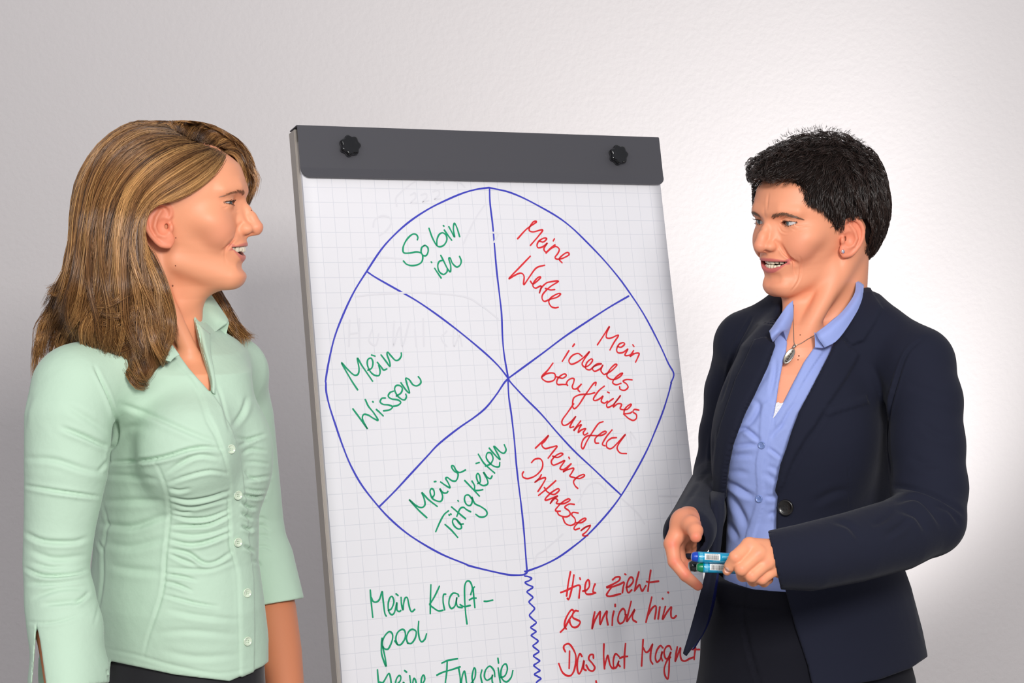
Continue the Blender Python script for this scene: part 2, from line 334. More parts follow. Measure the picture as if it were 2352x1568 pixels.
ribbons('handwritten_word', [(ZE, t) for t in ('255,88 180,190 90,290 140,350 200,362 265,340 292,290 275,240 215,232 150,250 95,292|300,285 345,300 400,310 448,275 435,248 390,258 330,310 310,370 330,402 400,400 452,402|462,405 472,416|450,400 470,350 520,315 565,318 560,370 540,430 555,465 600,465 640,430 672,397|672,397 630,450 625,480 650,508|880,415 890,370 850,390 790,470 720,570 650,680 600,740 565,755 545,720 548,640 570,590 640,555 720,545 800,540 870,522').split('|')] + [(ZD, t) for t in '845,22 800,60 760,120 775,135 810,120 835,100 820,140 845,155 870,140|870,68 883,75|915,120 900,130 865,160 870,188 905,175 930,150 972,95 930,150 915,185 950,160 980,165 970,200 1020,205 1055,170 1045,165 1010,195 1000,235 1040,235 1060,225|1115,210 1080,205 1070,225 1095,245 1095,275 1070,290 1035,275 995,240'.split('|')], INK_R)
word('handwritten_word', ZD, '605,160 560,225 515,290 520,325 550,325 590,295 622,258 590,310 575,345 605,340|660,295 625,340 605,370 640,335 665,325 650,350 640,385 665,365 700,355 680,385 690,405 715,390|835,300 800,315 760,370 710,450 680,510 665,490 680,440 720,410 790,410 830,405 860,385 850,375 820,390 775,430 775,465 800,468|905,365 860,420 830,475 850,490|940,425 900,430 865,460 865,500 900,510 950,465 1010,400 960,470 945,510 970,545 1018,550', INK_R)
word('handwritten_word', ZD, '305,508 355,460 408,407 380,450 355,480 380,510 430,500 475,492 440,540 405,585|440,570 480,580 520,555 500,548 460,570 430,610 445,640 490,625 535,605 505,650 500,670 530,672 585,630|567,578 572,590|585,630 550,670 522,692 560,675 605,665 590,700 575,725 600,735 650,745 688,725 680,713 640,730 605,765 615,800 637,822', INK_R)
word('handwritten_word', ZD, '275,620 300,595 340,590 362,620 355,670 310,720 250,745 210,735 203,710 212,693|352,715 335,745 300,775 340,750 385,740 365,785 325,847|465,762 400,820 330,877|375,815 400,850 450,870 490,840 480,825 430,855 385,900 385,915 420,905 480,880 445,910 420,943 450,900 480,915 470,940 530,940 575,915 560,905 510,935 465,985 470,1000 500,1000|610,948 570,945 535,970 570,1000 575,1030 540,1045 490,1030 475,1000|640,1015 600,1010 590,1030 615,1060 615,1095 580,1112 540,1095 520,1050|620,1090 665,1090 700,1065 690,1055 650,1080 610,1125 615,1145 650,1135|735,1110 690,1130 660,1155 700,1125 735,1115 705,1160 675,1185 690,1195 715,1190', INK_R)
word('handwritten_word', Z5, '425,352 432,450 452,645|435,430 455,472 490,480 525,450 553,365 560,430 580,590 597,632|620,572 655,550 680,480 665,425 640,430 620,490 622,570 650,615 685,595 712,485 712,560 735,583 755,572|703,392 725,410|758,430 762,500 778,565 785,500 800,440 825,435 840,500 855,560 875,585 905,560', INK_G)
word('handwritten_word', Z5, '1080,295 1075,450 1073,605|1172,310 1130,400 1085,480 1068,508 1110,545 1160,575 1210,570|1240,395 1215,405 1212,480 1228,565|1380,420 1370,395 1320,385 1285,430 1275,500 1300,550 1340,520 1360,430 1355,480 1370,530 1418,540|1510,400 1527,330 1505,265 1470,255 1445,310 1445,450 1455,600 1470,717|1395,508 1440,530 1505,517|1550,318 1538,350 1555,540|1495,458 1530,440 1568,438|1655,472 1690,472 1748,460', INK_G)
word('handwritten_word', Z5, '552,872 545,950 550,1050 595,1175 585,1080 555,930 580,850 630,800 665,830 660,900 620,985 580,985 560,960|690,900 720,940 760,935 800,870 800,800 770,775 720,810 700,880 720,940|830,925 870,925 910,870 920,800 880,775 840,800 815,870 830,925|948,690 943,780 955,870 980,910 1015,880 1032,825', INK_G)
word('handwritten_word', Z7, '597,978 605,1080 625,1240|620,1110 660,1110 715,1020 735,1050 750,1160 765,1240|790,1150 840,1100 848,1055 830,1040 805,1070 792,1120 800,1190 840,1220 880,1110 885,1190 920,1210|890,985 912,1003|945,1042 955,1120 965,1190 985,1080 1000,1075 1015,1120 1030,1200|1065,1150 1105,1090 1100,1040 1085,1040 1070,1090 1075,1180 1120,1200', INK_G)
word('handwritten_word', Z7, '1292,905 1360,875 1460,858|1350,890 1345,1000 1330,1120 1325,1200|1238,1035 1300,1005 1400,975 1490,945|1475,965 1490,1060 1495,1190 1510,1060 1535,990 1550,1050 1560,1120 1590,1200|1605,1130 1650,1060 1655,980 1640,958 1625,1010 1620,1080 1650,1170|1725,980 1712,1040 1725,1110 1745,1180|1865,1050 1855,985 1810,938 1765,980 1752,1050 1780,1090 1830,1060 1840,1030 1835,1090 1860,1200|1900,958 1915,1060 1935,1180|1898,852 1905,905|1930,1060 1975,1040 2000,970 1985,915 1950,935 1930,1000 1940,1070 1990,1108 2040,1060 2060,985', INK_G)
word('handwritten_word', Z6, '665,168 640,300 620,450|705,205 690,320 665,430 645,490 628,480|552,410 620,385 700,345 760,325 780,345 772,400 765,475|775,240 780,255|810,395 850,385 885,340 885,280 868,262 845,300 835,370 850,425 900,430 960,415|955,310 940,345 930,400 955,415', INK_R, .0033)
word('handwritten_word', Z6, '1160,262 1200,230 1245,230 1235,270 1170,310 1090,350 1150,345 1240,315 1295,290 1285,350 1275,412|1150,345 1110,400 1090,440 1120,455 1180,445 1255,425|1305,195 1315,200|1320,350 1360,335 1400,285 1395,240 1365,235 1335,290 1325,360 1345,412 1385,380|1468,170 1440,280 1418,390|1425,380 1475,320 1490,360 1510,392 1550,330|1608,150 1590,270 1575,395|1560,282 1600,290 1700,278', INK_R, .0033)
word('handwritten_word', Z6, '548,875 600,820 650,730 700,650 690,615 660,630 610,720 595,800 615,838|755,628 720,625 690,670 700,710 770,745 775,775 740,815 690,815 660,770 655,735', INK_R, .0033)
word('handwritten_word', Z6, '950,640 930,740 918,838 950,740 1000,650 1015,640 1010,720 1015,785 1050,700 1095,628 1090,700 1105,790|1175,630 1160,700 1155,795|1190,550 1190,575|1310,670 1305,625 1280,600 1240,650 1222,730 1245,775 1290,750 1320,670|1378,515 1350,630 1325,750 1370,690 1420,610 1395,680 1400,730 1440,757', INK_R, .0033)
word('handwritten_word', Z6, '1620,465 1590,600 1552,758|1565,700 1620,600 1665,568 1670,620 1655,720|1715,580 1695,720|1745,480|1810,407|1780,575 1745,725 1800,640 1850,580 1845,640 1850,700 1880,710 1908,683', INK_R, .0033)
word('handwritten_word', Z6, '655,1100 650,1300|605,1105 585,1060 600,1025 650,1015 700,1080 730,1170 715,1300 680,1375 630,1388 570,1345 528,1245|800,1160 775,1130 750,1200 745,1300 765,1365 800,1310 825,1210 820,1300 848,1325|935,1180 930,1140 895,1145 880,1190 920,1240 950,1290 930,1330 885,1320 850,1262', INK_R, .0033)
word('handwritten_word', Z6, '1058,1015 1055,1150 1065,1305|1065,1280 1100,1150 1115,1200 1130,1260 1160,1300 1200,1290|1235,1160 1195,1130 1170,1200 1175,1290 1205,1285 1235,1210 1225,1250 1248,1278|1312,1012 1300,1150 1298,1298|1245,1180 1290,1165 1335,1160|965,1450 975,1500', INK_R, .0033)
word('handwritten_word', Z6, '1518,965 1510,1100 1500,1272|1520,1060 1550,1110 1590,1090 1630,1015 1610,1100 1605,1200 1630,1248|1750,1060 1720,1035 1680,1090 1662,1170 1680,1225 1720,1190 1745,1100 1730,1160 1745,1210|1850,1080 1830,1040 1790,1050 1765,1110 1780,1180 1810,1180 1845,1110 1830,1160 1825,1250 1820,1350 1808,1425 1775,1380 1768,1300 1800,1210 1840,1170|1920,1050 1905,1130 1895,1220 1930,1130 1958,1060 1955,1140 1970,1200 2010,1215 2060,1190 2110,1170|2135,1060 2125,1120 2118,1195|2080,1075 2130,1080 2180,1080', INK_R, .0033)
# faint marks of the sheet underneath showing through
INK_F = mat('ink_showing_through', srgb(235, 233, 238), .7)
word('faint_marks', ZA, '650,110 720,60 800,20 860,30 890,70|890,70 960,45 1050,60 1090,95|600,230 595,170 640,120|700,150 730,135 735,170 700,205 745,205|775,150 810,140 815,170 785,200 830,190|860,125 900,115 905,150 870,180 915,175|430,380 440,330 490,300 545,310 560,350 530,400 480,440|1240,210 1160,330 1080,500|1300,490 1330,430 1290,420|300,880 500,860 800,855 1080,880 1200,940 1330,1040|330,610 500,600 640,610|260,1050 255,1240|330,1040 330,1240|260,1150 330,1140|420,1120 400,1200 450,1230 470,1150|580,1060 575,1240 620,1100 640,1240 690,1060|730,1120 740,1240|790,1040 795,1240|960,1130 920,1180 960,1240|1010,1060 1010,1240 1050,1160 1070,1240', INK_F, .003)
word('faint_marks', ZD, '640,930 720,800 800,780 860,840|980,900 1100,1010 1160,1100|300,1400 320,1340 380,1300 520,1180|1270,880 1420,880|1060,480 1050,380 1090,440', INK_F, .003)
# ------------------------------------------------------------------ sculpting: signed distance fields -> mesh (surface nets)
f32 = np.float32
def vec(*a): return np.array(a, dtype=f32)
def smin(a, b, k):
    h = np.clip(.5 + .5 * (b - a) / k, 0, 1); return b + (a - b) * h - k * h * (1 - h)
def smax(a, b, k): return -smin(-a, -b, k)
def nrm(v): return np.sqrt((v * v).sum(-1))
def s_ell(P, c, r, R=None):
    q = P - vec(*c)
    if R is not None: q = q @ np.asarray(R, f32)        # columns = local axes
    r = vec(*r); k0 = nrm(q / r); k1 = nrm(q / (r * r)); return k0 * (k0 - 1) / (k1 + 1e-6)
def s_cap(P, a, b, ra, rb):
    a = vec(*a); b = vec(*b); ba = b - a; t = np.clip(((P - a) @ ba) / (ba @ ba + 1e-12), 0, 1)
    return nrm(P - a - t[:, None] * ba) - (ra + (rb - ra) * t)
def s_chain(P, pts, rad, k=0.0):
    d = None
    for i in range(len(pts) - 1):
        e = s_cap(P, pts[i], pts[i + 1], rad[i], rad[i + 1]); d = e if d is None else (smin(d, e, k) if k else np.minimum(d, e))
    return d
def s_caph(P, a, b, ra, rb, h):   # flattened capsule: h = (axis, factor) squeezes one world axis
    ax, f = h; q = P.copy(); A = list(a); B = list(b); q[:, ax] /= f; A[ax] /= f; B[ax] /= f; return s_cap(q, A, B, ra, rb) * min(1, f)
def s_box(P, c, h, r=0.0, R=None):
    q = P - vec(*c)
    if R is not None: q = q @ np.asarray(R, f32)
    q = np.abs(q) - (vec(*h) - r); return nrm(np.maximum(q, 0)) + np.minimum(q.max(-1), 0) - r
def poly_sd(x, y, poly):          # signed distance to a 2-D polygon (negative inside)
    poly = np.asarray(poly, f32); d = np.full(x.shape, 1e9, f32); ins = np.zeros(x.shape, bool); n = len(poly)
    for i in range(n):
        ax, ay = poly[i]; bx, by = poly[(i + 1) % n]; ex, ey = bx - ax, by - ay
        t = np.clip(((x - ax) * ex + (y - ay) * ey) / (ex * ex + ey * ey + 1e-9), 0, 1)
        d = np.minimum(d, (x - ax - t * ex) ** 2 + (y - ay - t * ey) ** 2)
        c = ((ay <= y) & (by > y)) | ((by <= y) & (ay > y))
        ins ^= c & (x < ax + (y - ay) / (ey if ey != 0 else 1e-9) * ex)
    d = np.sqrt(d); return np.where(ins, -d, d)
def line_d(x, y, pts):            # distance to a 2-D polyline and the arc parameter 0..1
    pts = np.asarray(pts, f32); d = np.full(x.shape, 1e9, f32); s = np.zeros(x.shape, f32); sg = np.zeros(x.shape, f32); L = np.r_[0, np.cumsum(nrm(np.diff(pts, axis=0)))]
    for i in range(len(pts) - 1):
        ax, ay = pts[i]; ex, ey = pts[i + 1] - pts[i]
        t = np.clip(((x - ax) * ex + (y - ay) * ey) / (ex * ex + ey * ey + 1e-9), 0, 1)
        e = (x - ax - t * ex) ** 2 + (y - ay - t * ey) ** 2; m = e < d; d = np.where(m, e, d); s = np.where(m, (L[i] + t * (L[i + 1] - L[i])) / L[-1], s); sg = np.where(m, np.sign(ex * (y - ay) - ey * (x - ax)), sg)
    return np.sqrt(d), s, sg
def isosurf(f, lo, hi, h, coarse=4):
    lo = np.array(lo, float); n = np.ceil((np.array(hi) - lo) / h / coarse).astype(int) * coarse + 1
    D = np.ones(n, f32)
    # coarse pass at block centres
    nb = (n - 1) // coarse; H = h * coarse
    g = np.stack(np.meshgrid(*[np.arange(k) for k in nb], indexing='ij'), -1).reshape(-1, 3)
    cc = (lo + (g + .5) * H).astype(f32); dc = np.concatenate([f(cc[i:i + 400000]) for i in range(0, len(cc), 400000)])
    near = np.abs(dc) < H * 1.6
    Dn = D[:-1, :-1, :-1].reshape(nb[0], coarse, nb[1], coarse, nb[2], coarse)
    sg = np.where(dc < 0, -1, 1).astype(f32).reshape(nb); Dn *= sg[:, None, :, None, :, None]
    o = np.stack(np.meshgrid(*[np.arange(coarse)] * 3, indexing='ij'), -1).reshape(-1, 3)
    gi = g[near]
    for s in range(0, len(gi), 6000):
        idx = (gi[s:s + 6000, None, :] * coarse + o[None]).reshape(-1, 3)
        D[idx[:, 0], idx[:, 1], idx[:, 2]] = f((lo + idx * h).astype(f32))
    S = D < 0
    # cells with a sign change
    cnt = np.zeros(np.array(n) - 1, np.int8)
    for a in (0, 1):
        for b in (0, 1):
            for c in (0, 1): cnt += S[a:n[0] - 1 + a, b:n[1] - 1 + b, c:n[2] - 1 + c]
    cell = np.argwhere((cnt > 0) & (cnt < 8)); vid = np.full(cnt.shape, -1, np.int32); vid[cell[:, 0], cell[:, 1], cell[:, 2]] = np.arange(len(cell))
    acc = np.zeros((len(cell), 3), f32); num = np.zeros(len(cell), f32)
    cor = [(a, b, c) for a in (0, 1) for b in (0, 1) for c in (0, 1)]
    val = {c: D[cell[:, 0] + c[0], cell[:, 1] + c[1], cell[:, 2] + c[2]] for c in cor}
    for c in cor:
        for ax in range(3):
            if c[ax] == 0:
                e = list(c); e[ax] = 1; e = tuple(e); va, vb = val[c], val[e]; m = (va < 0) != (vb < 0)
                t = np.where(m, va / np.where(m, va - vb, 1), 0); p = np.tile(np.array(c, f32), (len(cell), 1)); p[:, ax] += t
                acc += p * m[:, None]; num += m
    V = lo + (cell + acc / num[:, None]) * h
    Q = []
    for ax in range(3):
        sl0 = [slice(None)] * 3; sl1 = [slice(None)] * 3; sl0[ax] = slice(0, n[ax] - 1); sl1[ax] = slice(1, n[ax])
        A = S[tuple(sl0)]; B = S[tuple(sl1)]; e = np.argwhere(A != B); u, v = [(1, 2), (2, 0), (0, 1)][ax]
        e = e[(e[:, u] > 0) & (e[:, v] > 0) & (e[:, u] < n[u] - 1) & (e[:, v] < n[v] - 1)]
        fl = A[e[:, 0], e[:, 1], e[:, 2]]
        q = []
        for du, dv in ((1, 1), (0, 1), (0, 0), (1, 0)):
            k = e.copy(); k[:, u] -= du; k[:, v] -= dv; q.append(vid[k[:, 0], k[:, 1], k[:, 2]])
        q = np.stack(q, -1); q[~fl] = q[~fl][:, ::-1]; q = q[(q >= 0).all(1)]; Q.append(q)
    return V.astype(f32), np.concatenate(Q)
def vnormals(V, Q):
    a = V[Q[:, 2]] - V[Q[:, 0]]; b = V[Q[:, 3]] - V[Q[:, 1]]; fn = np.cross(a, b); N = np.zeros_like(V)
    for k in range(4): np.add.at(N, Q[:, k], fn)
    return N / (nrm(N)[:, None] + 1e-12)
def relax(V, Q, it=2, lam=.5):
    for _ in range(it):
        S = np.zeros_like(V); c = np.zeros(len(V), f32)
        for a, b in ((0, 1), (1, 2), (2, 3), (3, 0)):
            np.add.at(S, Q[:, a], V[Q[:, b]]); np.add.at(S, Q[:, b], V[Q[:, a]]); np.add.at(c, Q[:, a], 1); np.add.at(c, Q[:, b], 1)
        V = V + lam * (S / np.maximum(c, 1)[:, None] - V)
    return V
def set_color(o, col, name='Col'):
    a = o.data.color_attributes.new(name, 'FLOAT_COLOR', 'POINT')
    if col.shape[1] == 3: col = np.c_[col, np.ones(len(col))]
    a.data.foreach_set('color', np.ascontiguousarray(col, dtype=np.float32).ravel())
def lin(r, g, b): return np.array(srgb(r, g, b)[:3])
class Frame:                      # local head/hand frame
    def __init__(s, origin, fwd, up=(0, 0, 1), scale=1.0):
        s.o = np.array(origin, float); f = np.array(fwd, float); f /= np.linalg.norm(f); u = np.array(up, float)
        r = np.cross(f, u); r /= np.linalg.norm(r); u = np.cross(r, f); s.R = np.stack([r, f, u], 1); s.s = scale   # columns x(right of subject) y z
    def to_local(s, P): return (((P - s.o.astype(f32)) @ s.R.astype(f32)) / f32(s.s))
    def to_world(s, q): return s.o + (np.atleast_2d(q) * s.s) @ s.R.T

# ------------------------------------------------------------------ head
def head_sdf(p, q):
    """q: points in the head frame (x = her right, y = forward, z = up, metres, ear canal at y=0, z=0); p: parameters"""
    x, y, z = q[:, 0], q[:, 1], q[:, 2]; ax = np.abs(x); m = np.stack([ax, y, z], 1)
    d = s_ell(q, (0, .004, .042), (.0735, .0955, .083)); d = smin(d, s_ell(q, (0, -.03, .035), (.066, .06, .07)), .02)
    # face block, lofted over z
    zt = np.array([-.095, -.078, -.066, -.053, -.040, -.0315, -.022, -.012, 0, .012, .022, .034, .046, .062, .081, .1])
    yf = np.array([.080, .0935, .0995, .0965, .0985, .1005, .1025, .102, .1005, .0985, .098, .0995, .1045, .1045, .098, .086]) + p.get('dyf', 0)
    wd = np.array([  .018, .026, .0340, .0410, .0480, .0520, .0555, .0585, .0605, .0630, .0650, .0660, .0670, .0685, .069, .066]) * p.get('w', 1)
    ex = np.array([2.0, 2.0, 2.1, 2.1, 2.05, 2.0, 2.0, 2.0, 2.1, 2.2, 2.25, 2.3, 2.35, 2.3, 2.2, 2.0])
    yF = np.interp(z, zt, yf); w = np.interp(z, zt, wd); e = np.interp(z, zt, ex); yc = np.interp(z, [-.08, -.03, .05], [.035, .022, .0])
    yb = np.interp(z, [-.08, -.05, 0, .1], [.006, .002, -.03, -.06])
    ry = np.where(y > yc, yF - yc, yc - yb)
    k = (np.power(ax / w, e) + np.power(np.abs(y - yc) / ry, e)) ** (1 / e)
    fb = (k - 1) * w * .95
    fb = smax(fb, -(z + .0785 - p.get('jawz', 0)) - (y - .09) * -.38, .016)             # mandible line rises towards the ear
    fb = smax(fb, z - .095, .02)
    d = smin(d, fb, .010)
    d = smin(d, s_cap(m, (.040, .020, -.047), (.014, .083, -.066), .010, .012), .018)    # jaw bone
    d = smin(d, s_ell(q, (0, .0885, -.0665), (.0185, .0135, .0125)), .012)                # chin
    d = smin(d, s_ell(m, (.043, .064, .006), (.019, .020, .016)), .018)                   # cheek bone
    d = smin(d, s_ell(m, (.034, .076, -.008), (.018, .0165, .018)), .016)                 # smiling cheek
    d = smin(d, s_chain(m, [(.006, .0985, .046), (.024, .0965, .0495), (.043, .082, .046)], [.0055, .006, .006]), .012)  # brow ridge
    d = smax(d, -s_ell(m, (.0305, .1095, .0300), (.0190, .0160, .0100)), .010)            # eye sockets
    # nose
    nt = p.get('nose', (0, .1185, -.0010)); nr = p.get('nose_r', .0098)
    n = s_chain(q, [(0, .0975, .040), (0, .0990, .033), (0, .1060, .0217), (0, .1125 + (nt[1] - .1185), .0115), nt], [.0050, .0052, .0060, .0072, nr], .004)
    n = smin(n, s_cap(m, (.007, .094, .026), (.0105, .100, .004), .0050, .0078), .008)
    n = smin(n, s_ell(m, (.0112, nt[1] - .0120, -.0035), (.0068, .0095, .0072)), .005)    # alae
    n = smin(n, s_cap(q, (0, nt[1] + .001, -.0055), (0, .1035, -.0105), .0048, .0045), .004)
    d = smin(d, n, .0055)
    d = smax(d, -s_ell(m, (.0072, nt[1] - .0060, -.0108), (.0034, .0062, .0034)), .0015)   # nostrils
    # muzzle and lips
    d = smin(d, s_ell(q, (0, .086, -.030), (.026, .0175, .022)), .012)
    mo = p['mouth']                                                                        # dict: zu, zl (opening), zc corner, xc, yF, yC
    xc = mo['xc']; t = np.clip(ax / xc, 0, 1.25); par = 1 - t ** mo.get('pe', 2)
    zu = mo['zc'] + (mo['zu'] - mo['zc']) * par; zl = mo['zc'] + (mo['zl'] - mo['zc']) * par; ysurf = mo['yC'] + (mo['yF'] - mo['yC']) * np.sqrt(np.clip(1 - (t * .92) ** 2, 0, 1)) / 1.0
    fade = np.clip(1.12 - t ** 3, .0, 1)
    up = np.sqrt((z - zu - .0030 * fade) ** 2 + (y - ysurf + .0012) ** 2 + np.maximum(ax - xc, 0) ** 2) - mo.get('ru', .0036) * (.35 + .65 * fade)
    low = np.sqrt((z - zl + .0038 * fade) ** 2 + (y - ysurf + .0022 + mo.get('ylow', 0)) ** 2 + np.maximum(ax - xc, 0) ** 2) - mo.get('rl', .0046) * (.3 + .7 * fade)
    d = smin(d, up, .0035); d = smin(d, low, .0035)
    op = np.maximum(np.maximum(z - zu, zl - z), np.maximum(ax - xc, np.interp(ax, [xc - .009, xc - .004], [.070, mo['yC'] + mo.get('yo', -.010)]).astype(f32) - y)); d = smax(d, -op, .0012)
    # folds: nose to mouth
    d = smax(d, -(s_chain(m, [(.0165, .1030, .004), (.0205, .0985, -.003), (.0265, .0950, -.012), (.0330, .0880, -.023), (.0370, .0830, -.032), (.0420, .0850, -.044)], np.array([.0008, .0016, .0020, .0020, .0014, .0004]) * p.get('fold', 1))), .006)
    if p.get('fold2'): d = smax(d, -(s_chain(m, [(.0460, .0860, -.014), (.0435, .0790, -.025), (.0445, .0735, -.036), (.043, .0715, -.048), (.038, .072, -.060), (.034, .082, -.074)], [.0001, .0006, .0010, .0010, .0006, .0001])), .005)
    d = smax(d, -s_chain(m, [(.0, .1075, -.0530), (.014, .104, -.052)], [.0050, .0042]), .008)   # below lower lip
    # eyelids over the eyeball, then the opening
    ec = np.array(p['eye']); ed = nrm(m - ec.astype(f32))
    d = smin(d, ed - .01335, .0035)
    ex_, ez_ = ax - ec[0], z - ec[2]; eo = p['lid']                                          # (half width, up, down, tilt)
    tt = ex_ / eo[0]; pp = np.clip(1 - tt * tt, 0, 1); lidz = eo[3] * tt
    op = np.maximum(np.maximum(ez_ - lidz - eo[1] * pp ** .8, -(ez_ - lidz) - eo[2] * pp), np.maximum(np.abs(ex_) - eo[0], ec[1] - y))
    op = np.maximum(op, ed - .0185); d = smax(d, -op, .0008)
    d = smax(d, -s_chain(m, [(ec[0] - .013, ec[1] + .0125, ec[2] + .0035), (ec[0], ec[1] + .0155, ec[2] + eo[1] + .0055), (ec[0] + .012, ec[1] + .0095, ec[2] + .0035)], [.0006, .0010, .0007]), .0022)  # lid crease
    # eye socket floor stays behind the eyeball
    # ears
    d = smin(d, ear_sdf(p, m), .0028)
    return d
def ear_sdf(p, m):
    c = math.cos(.38); s = math.sin(.38)                                  # ear plane flares outwards to the back
    ex, ey = p.get('ear', (.0655, .012)); u = m[:, 0] - ex; v = m[:, 1] - ey
    es = p.get('ear_s', .95); a = v * c + u * -s; b = m[:, 2] - p.get('ear_z', 0); o = v * s + u * c       # a: forward in ear plane, b: up, o: outwards
    e = np.stack([a * .92, b, o], 1) / f32(es)
    d = s_ell(e, (-.010, .004, .0045), (.0175, .0245, .0035)); d = smin(d, s_ell(e, (.0015, -.019, .004), (.0095, .0115, .0040)), .006)
    rp = cr(np.c_[[(.000, .006, .006), (.006, .013, .0065), (.005, .023, .0075), (-.003, .0285, .0085), (-.013, .0285, .0090), (-.0215, .021, .0090), (-.0255, .008, .0088), (-.0225, -.007, .0080), (-.0145, -.019, .0068), (-.006, -.0265, .0052), (.004, -.0275, .0042)], [.0020, .0024, .0027, .0030, .0032, .0032, .0030, .0028, .0030, .0034, .0030]], 2)
    rim = s_chain(e, rp[:, :3], rp[:, 3])
    d = smin(d, rim, .0025)
    d = smin(d, s_chain(e, [(-.006, .020, .0075), (-.012, .010, .0085), (-.0145, -.002, .0085), (-.010, -.0125, .0070), (-.002, -.0150, .0065)], [.0020, .0025, .0027, .0026, .0022]), .003)
    d = smax(d, -s_ell(e, (-.003, -.001, .010), (.0085, .0115, .0065)), .002)
    d = smin(d, s_ell(e, (.0065, -.003, .0065), (.0030, .0055, .0035)), .003)
    d = smax(d, -s_ell(e, (.0012, -.001, .004), (.0011, .0030, .004)), .003)
    return d * es
def eye_parts(fr, p, parent, iris, gaze=(0, 1, 0)):
    mw = mat('eye_white', srgb(204, 198, 196), .15, coat=.4); mi = mat('iris', iris, .1, coat=1.0); mp = mat('pupil', srgb(6, 6, 8), .05, coat=1.0)
    g = np.array(gaze, float); g /= np.linalg.norm(g); up = np.array([0, 0, 1.]); r = np.cross(g, up); r /= np.linalg.norm(r); up = np.cross(r, g)
    for sx in (1, -1):
        ec = np.array(p['eye']) * [sx, 1, 1]; R0 = .0119; V = []; Fc = []; mats = []; ns = 32
        rings = [0.0, .08, .17, .175, .30, .44, .455] + list(np.linspace(.5, math.pi - .02, 22))
        for th in rings:
            R = R0 + (.0004 * math.cos(th * 3.2) if th < .48 else 0)
            for k in range(ns):
                t = 2 * math.pi * k / ns; l = g * math.cos(th) + (r * math.cos(t) + up * math.sin(t)) * math.sin(th); V.append(fr.to_world(ec + l * R)[0])
        for i in range(len(rings) - 1):
            for k in range(ns):
                Fc.append((i * ns + k, i * ns + (k + 1) % ns, (i + 1) * ns + (k + 1) % ns, (i + 1) * ns + k)); mats.append(2 if rings[i + 1] < .172 else (1 if rings[i + 1] < .45 else 0))
        o = mesh_obj('eye', V, Fc, mw, parent); o.data.materials.append(mi); o.data.materials.append(mp); o.data.polygons.foreach_set('material_index', mats)
def teeth_part(fr, p, parent, upper=True, name='upper_teeth', dz=0.0, n=10, hgt=.0088):
    mo = p['mouth']; mt = mat('teeth_enamel', srgb(228, 216, 192), .18, coat=.5, sss=0); bm = bmesh.new()
    ws = [.0078, .0062, .0070, .0064, .0062, .0060] if upper else [.0050, .0054, .0060, .0062, .0060, .006]; arc = 0
    yF = mo['yF'] + mo.get('ty', -.0045)
    for i in range(n // 2):
        arcm = arc + ws[i] / 2; arc += ws[i] + .0001
        AR = mo.get('ar', .0235); th = arcm / AR; cx, cy = AR * math.sin(th), yF - AR * 1.15 * (1 - math.cos(th))
        for sx in (1, -1):
            geo = bmesh.ops.create_uvsphere(bm, u_segments=16, v_segments=10, radius=.5); hh = hgt * (1 if i < 1 else (.9 if i == 1 else (1 if i == 2 else .85)))
            zc = (mo['zu'] + .0020 - hh / 2 + dz) if upper else (mo['zl'] - .001 + hh / 2 + dz)
            pw = lambda t: math.copysign(abs(2 * t) ** .5, t) / 2
            for v in geo['verts']:
                vx, vy, vz = pw(v.co.x), v.co.y, pw(v.co.z)
                l = np.array([vx * ws[i] * 1.02 * (1 - .10 * (vz + .5 if upper else .5 - vz)), vy * .006, vz * hh])
                c_, s_ = math.cos(th), math.sin(th); q = np.array([cx + l[0] * c_ + l[1] * s_, cy - l[0] * s_ + l[1] * c_, zc + l[2] + mo.get('curve', 0) * (arcm / .02) ** 2]) * [sx, 1, 1]
                v.co = Vector(fr.to_world(q)[0])
    bmesh.ops.recalc_face_normals(bm, faces=bm.faces[:])
    o = bm_obj(name, bm, mt, parent, True); o['kind'] = 'stuff'; return o
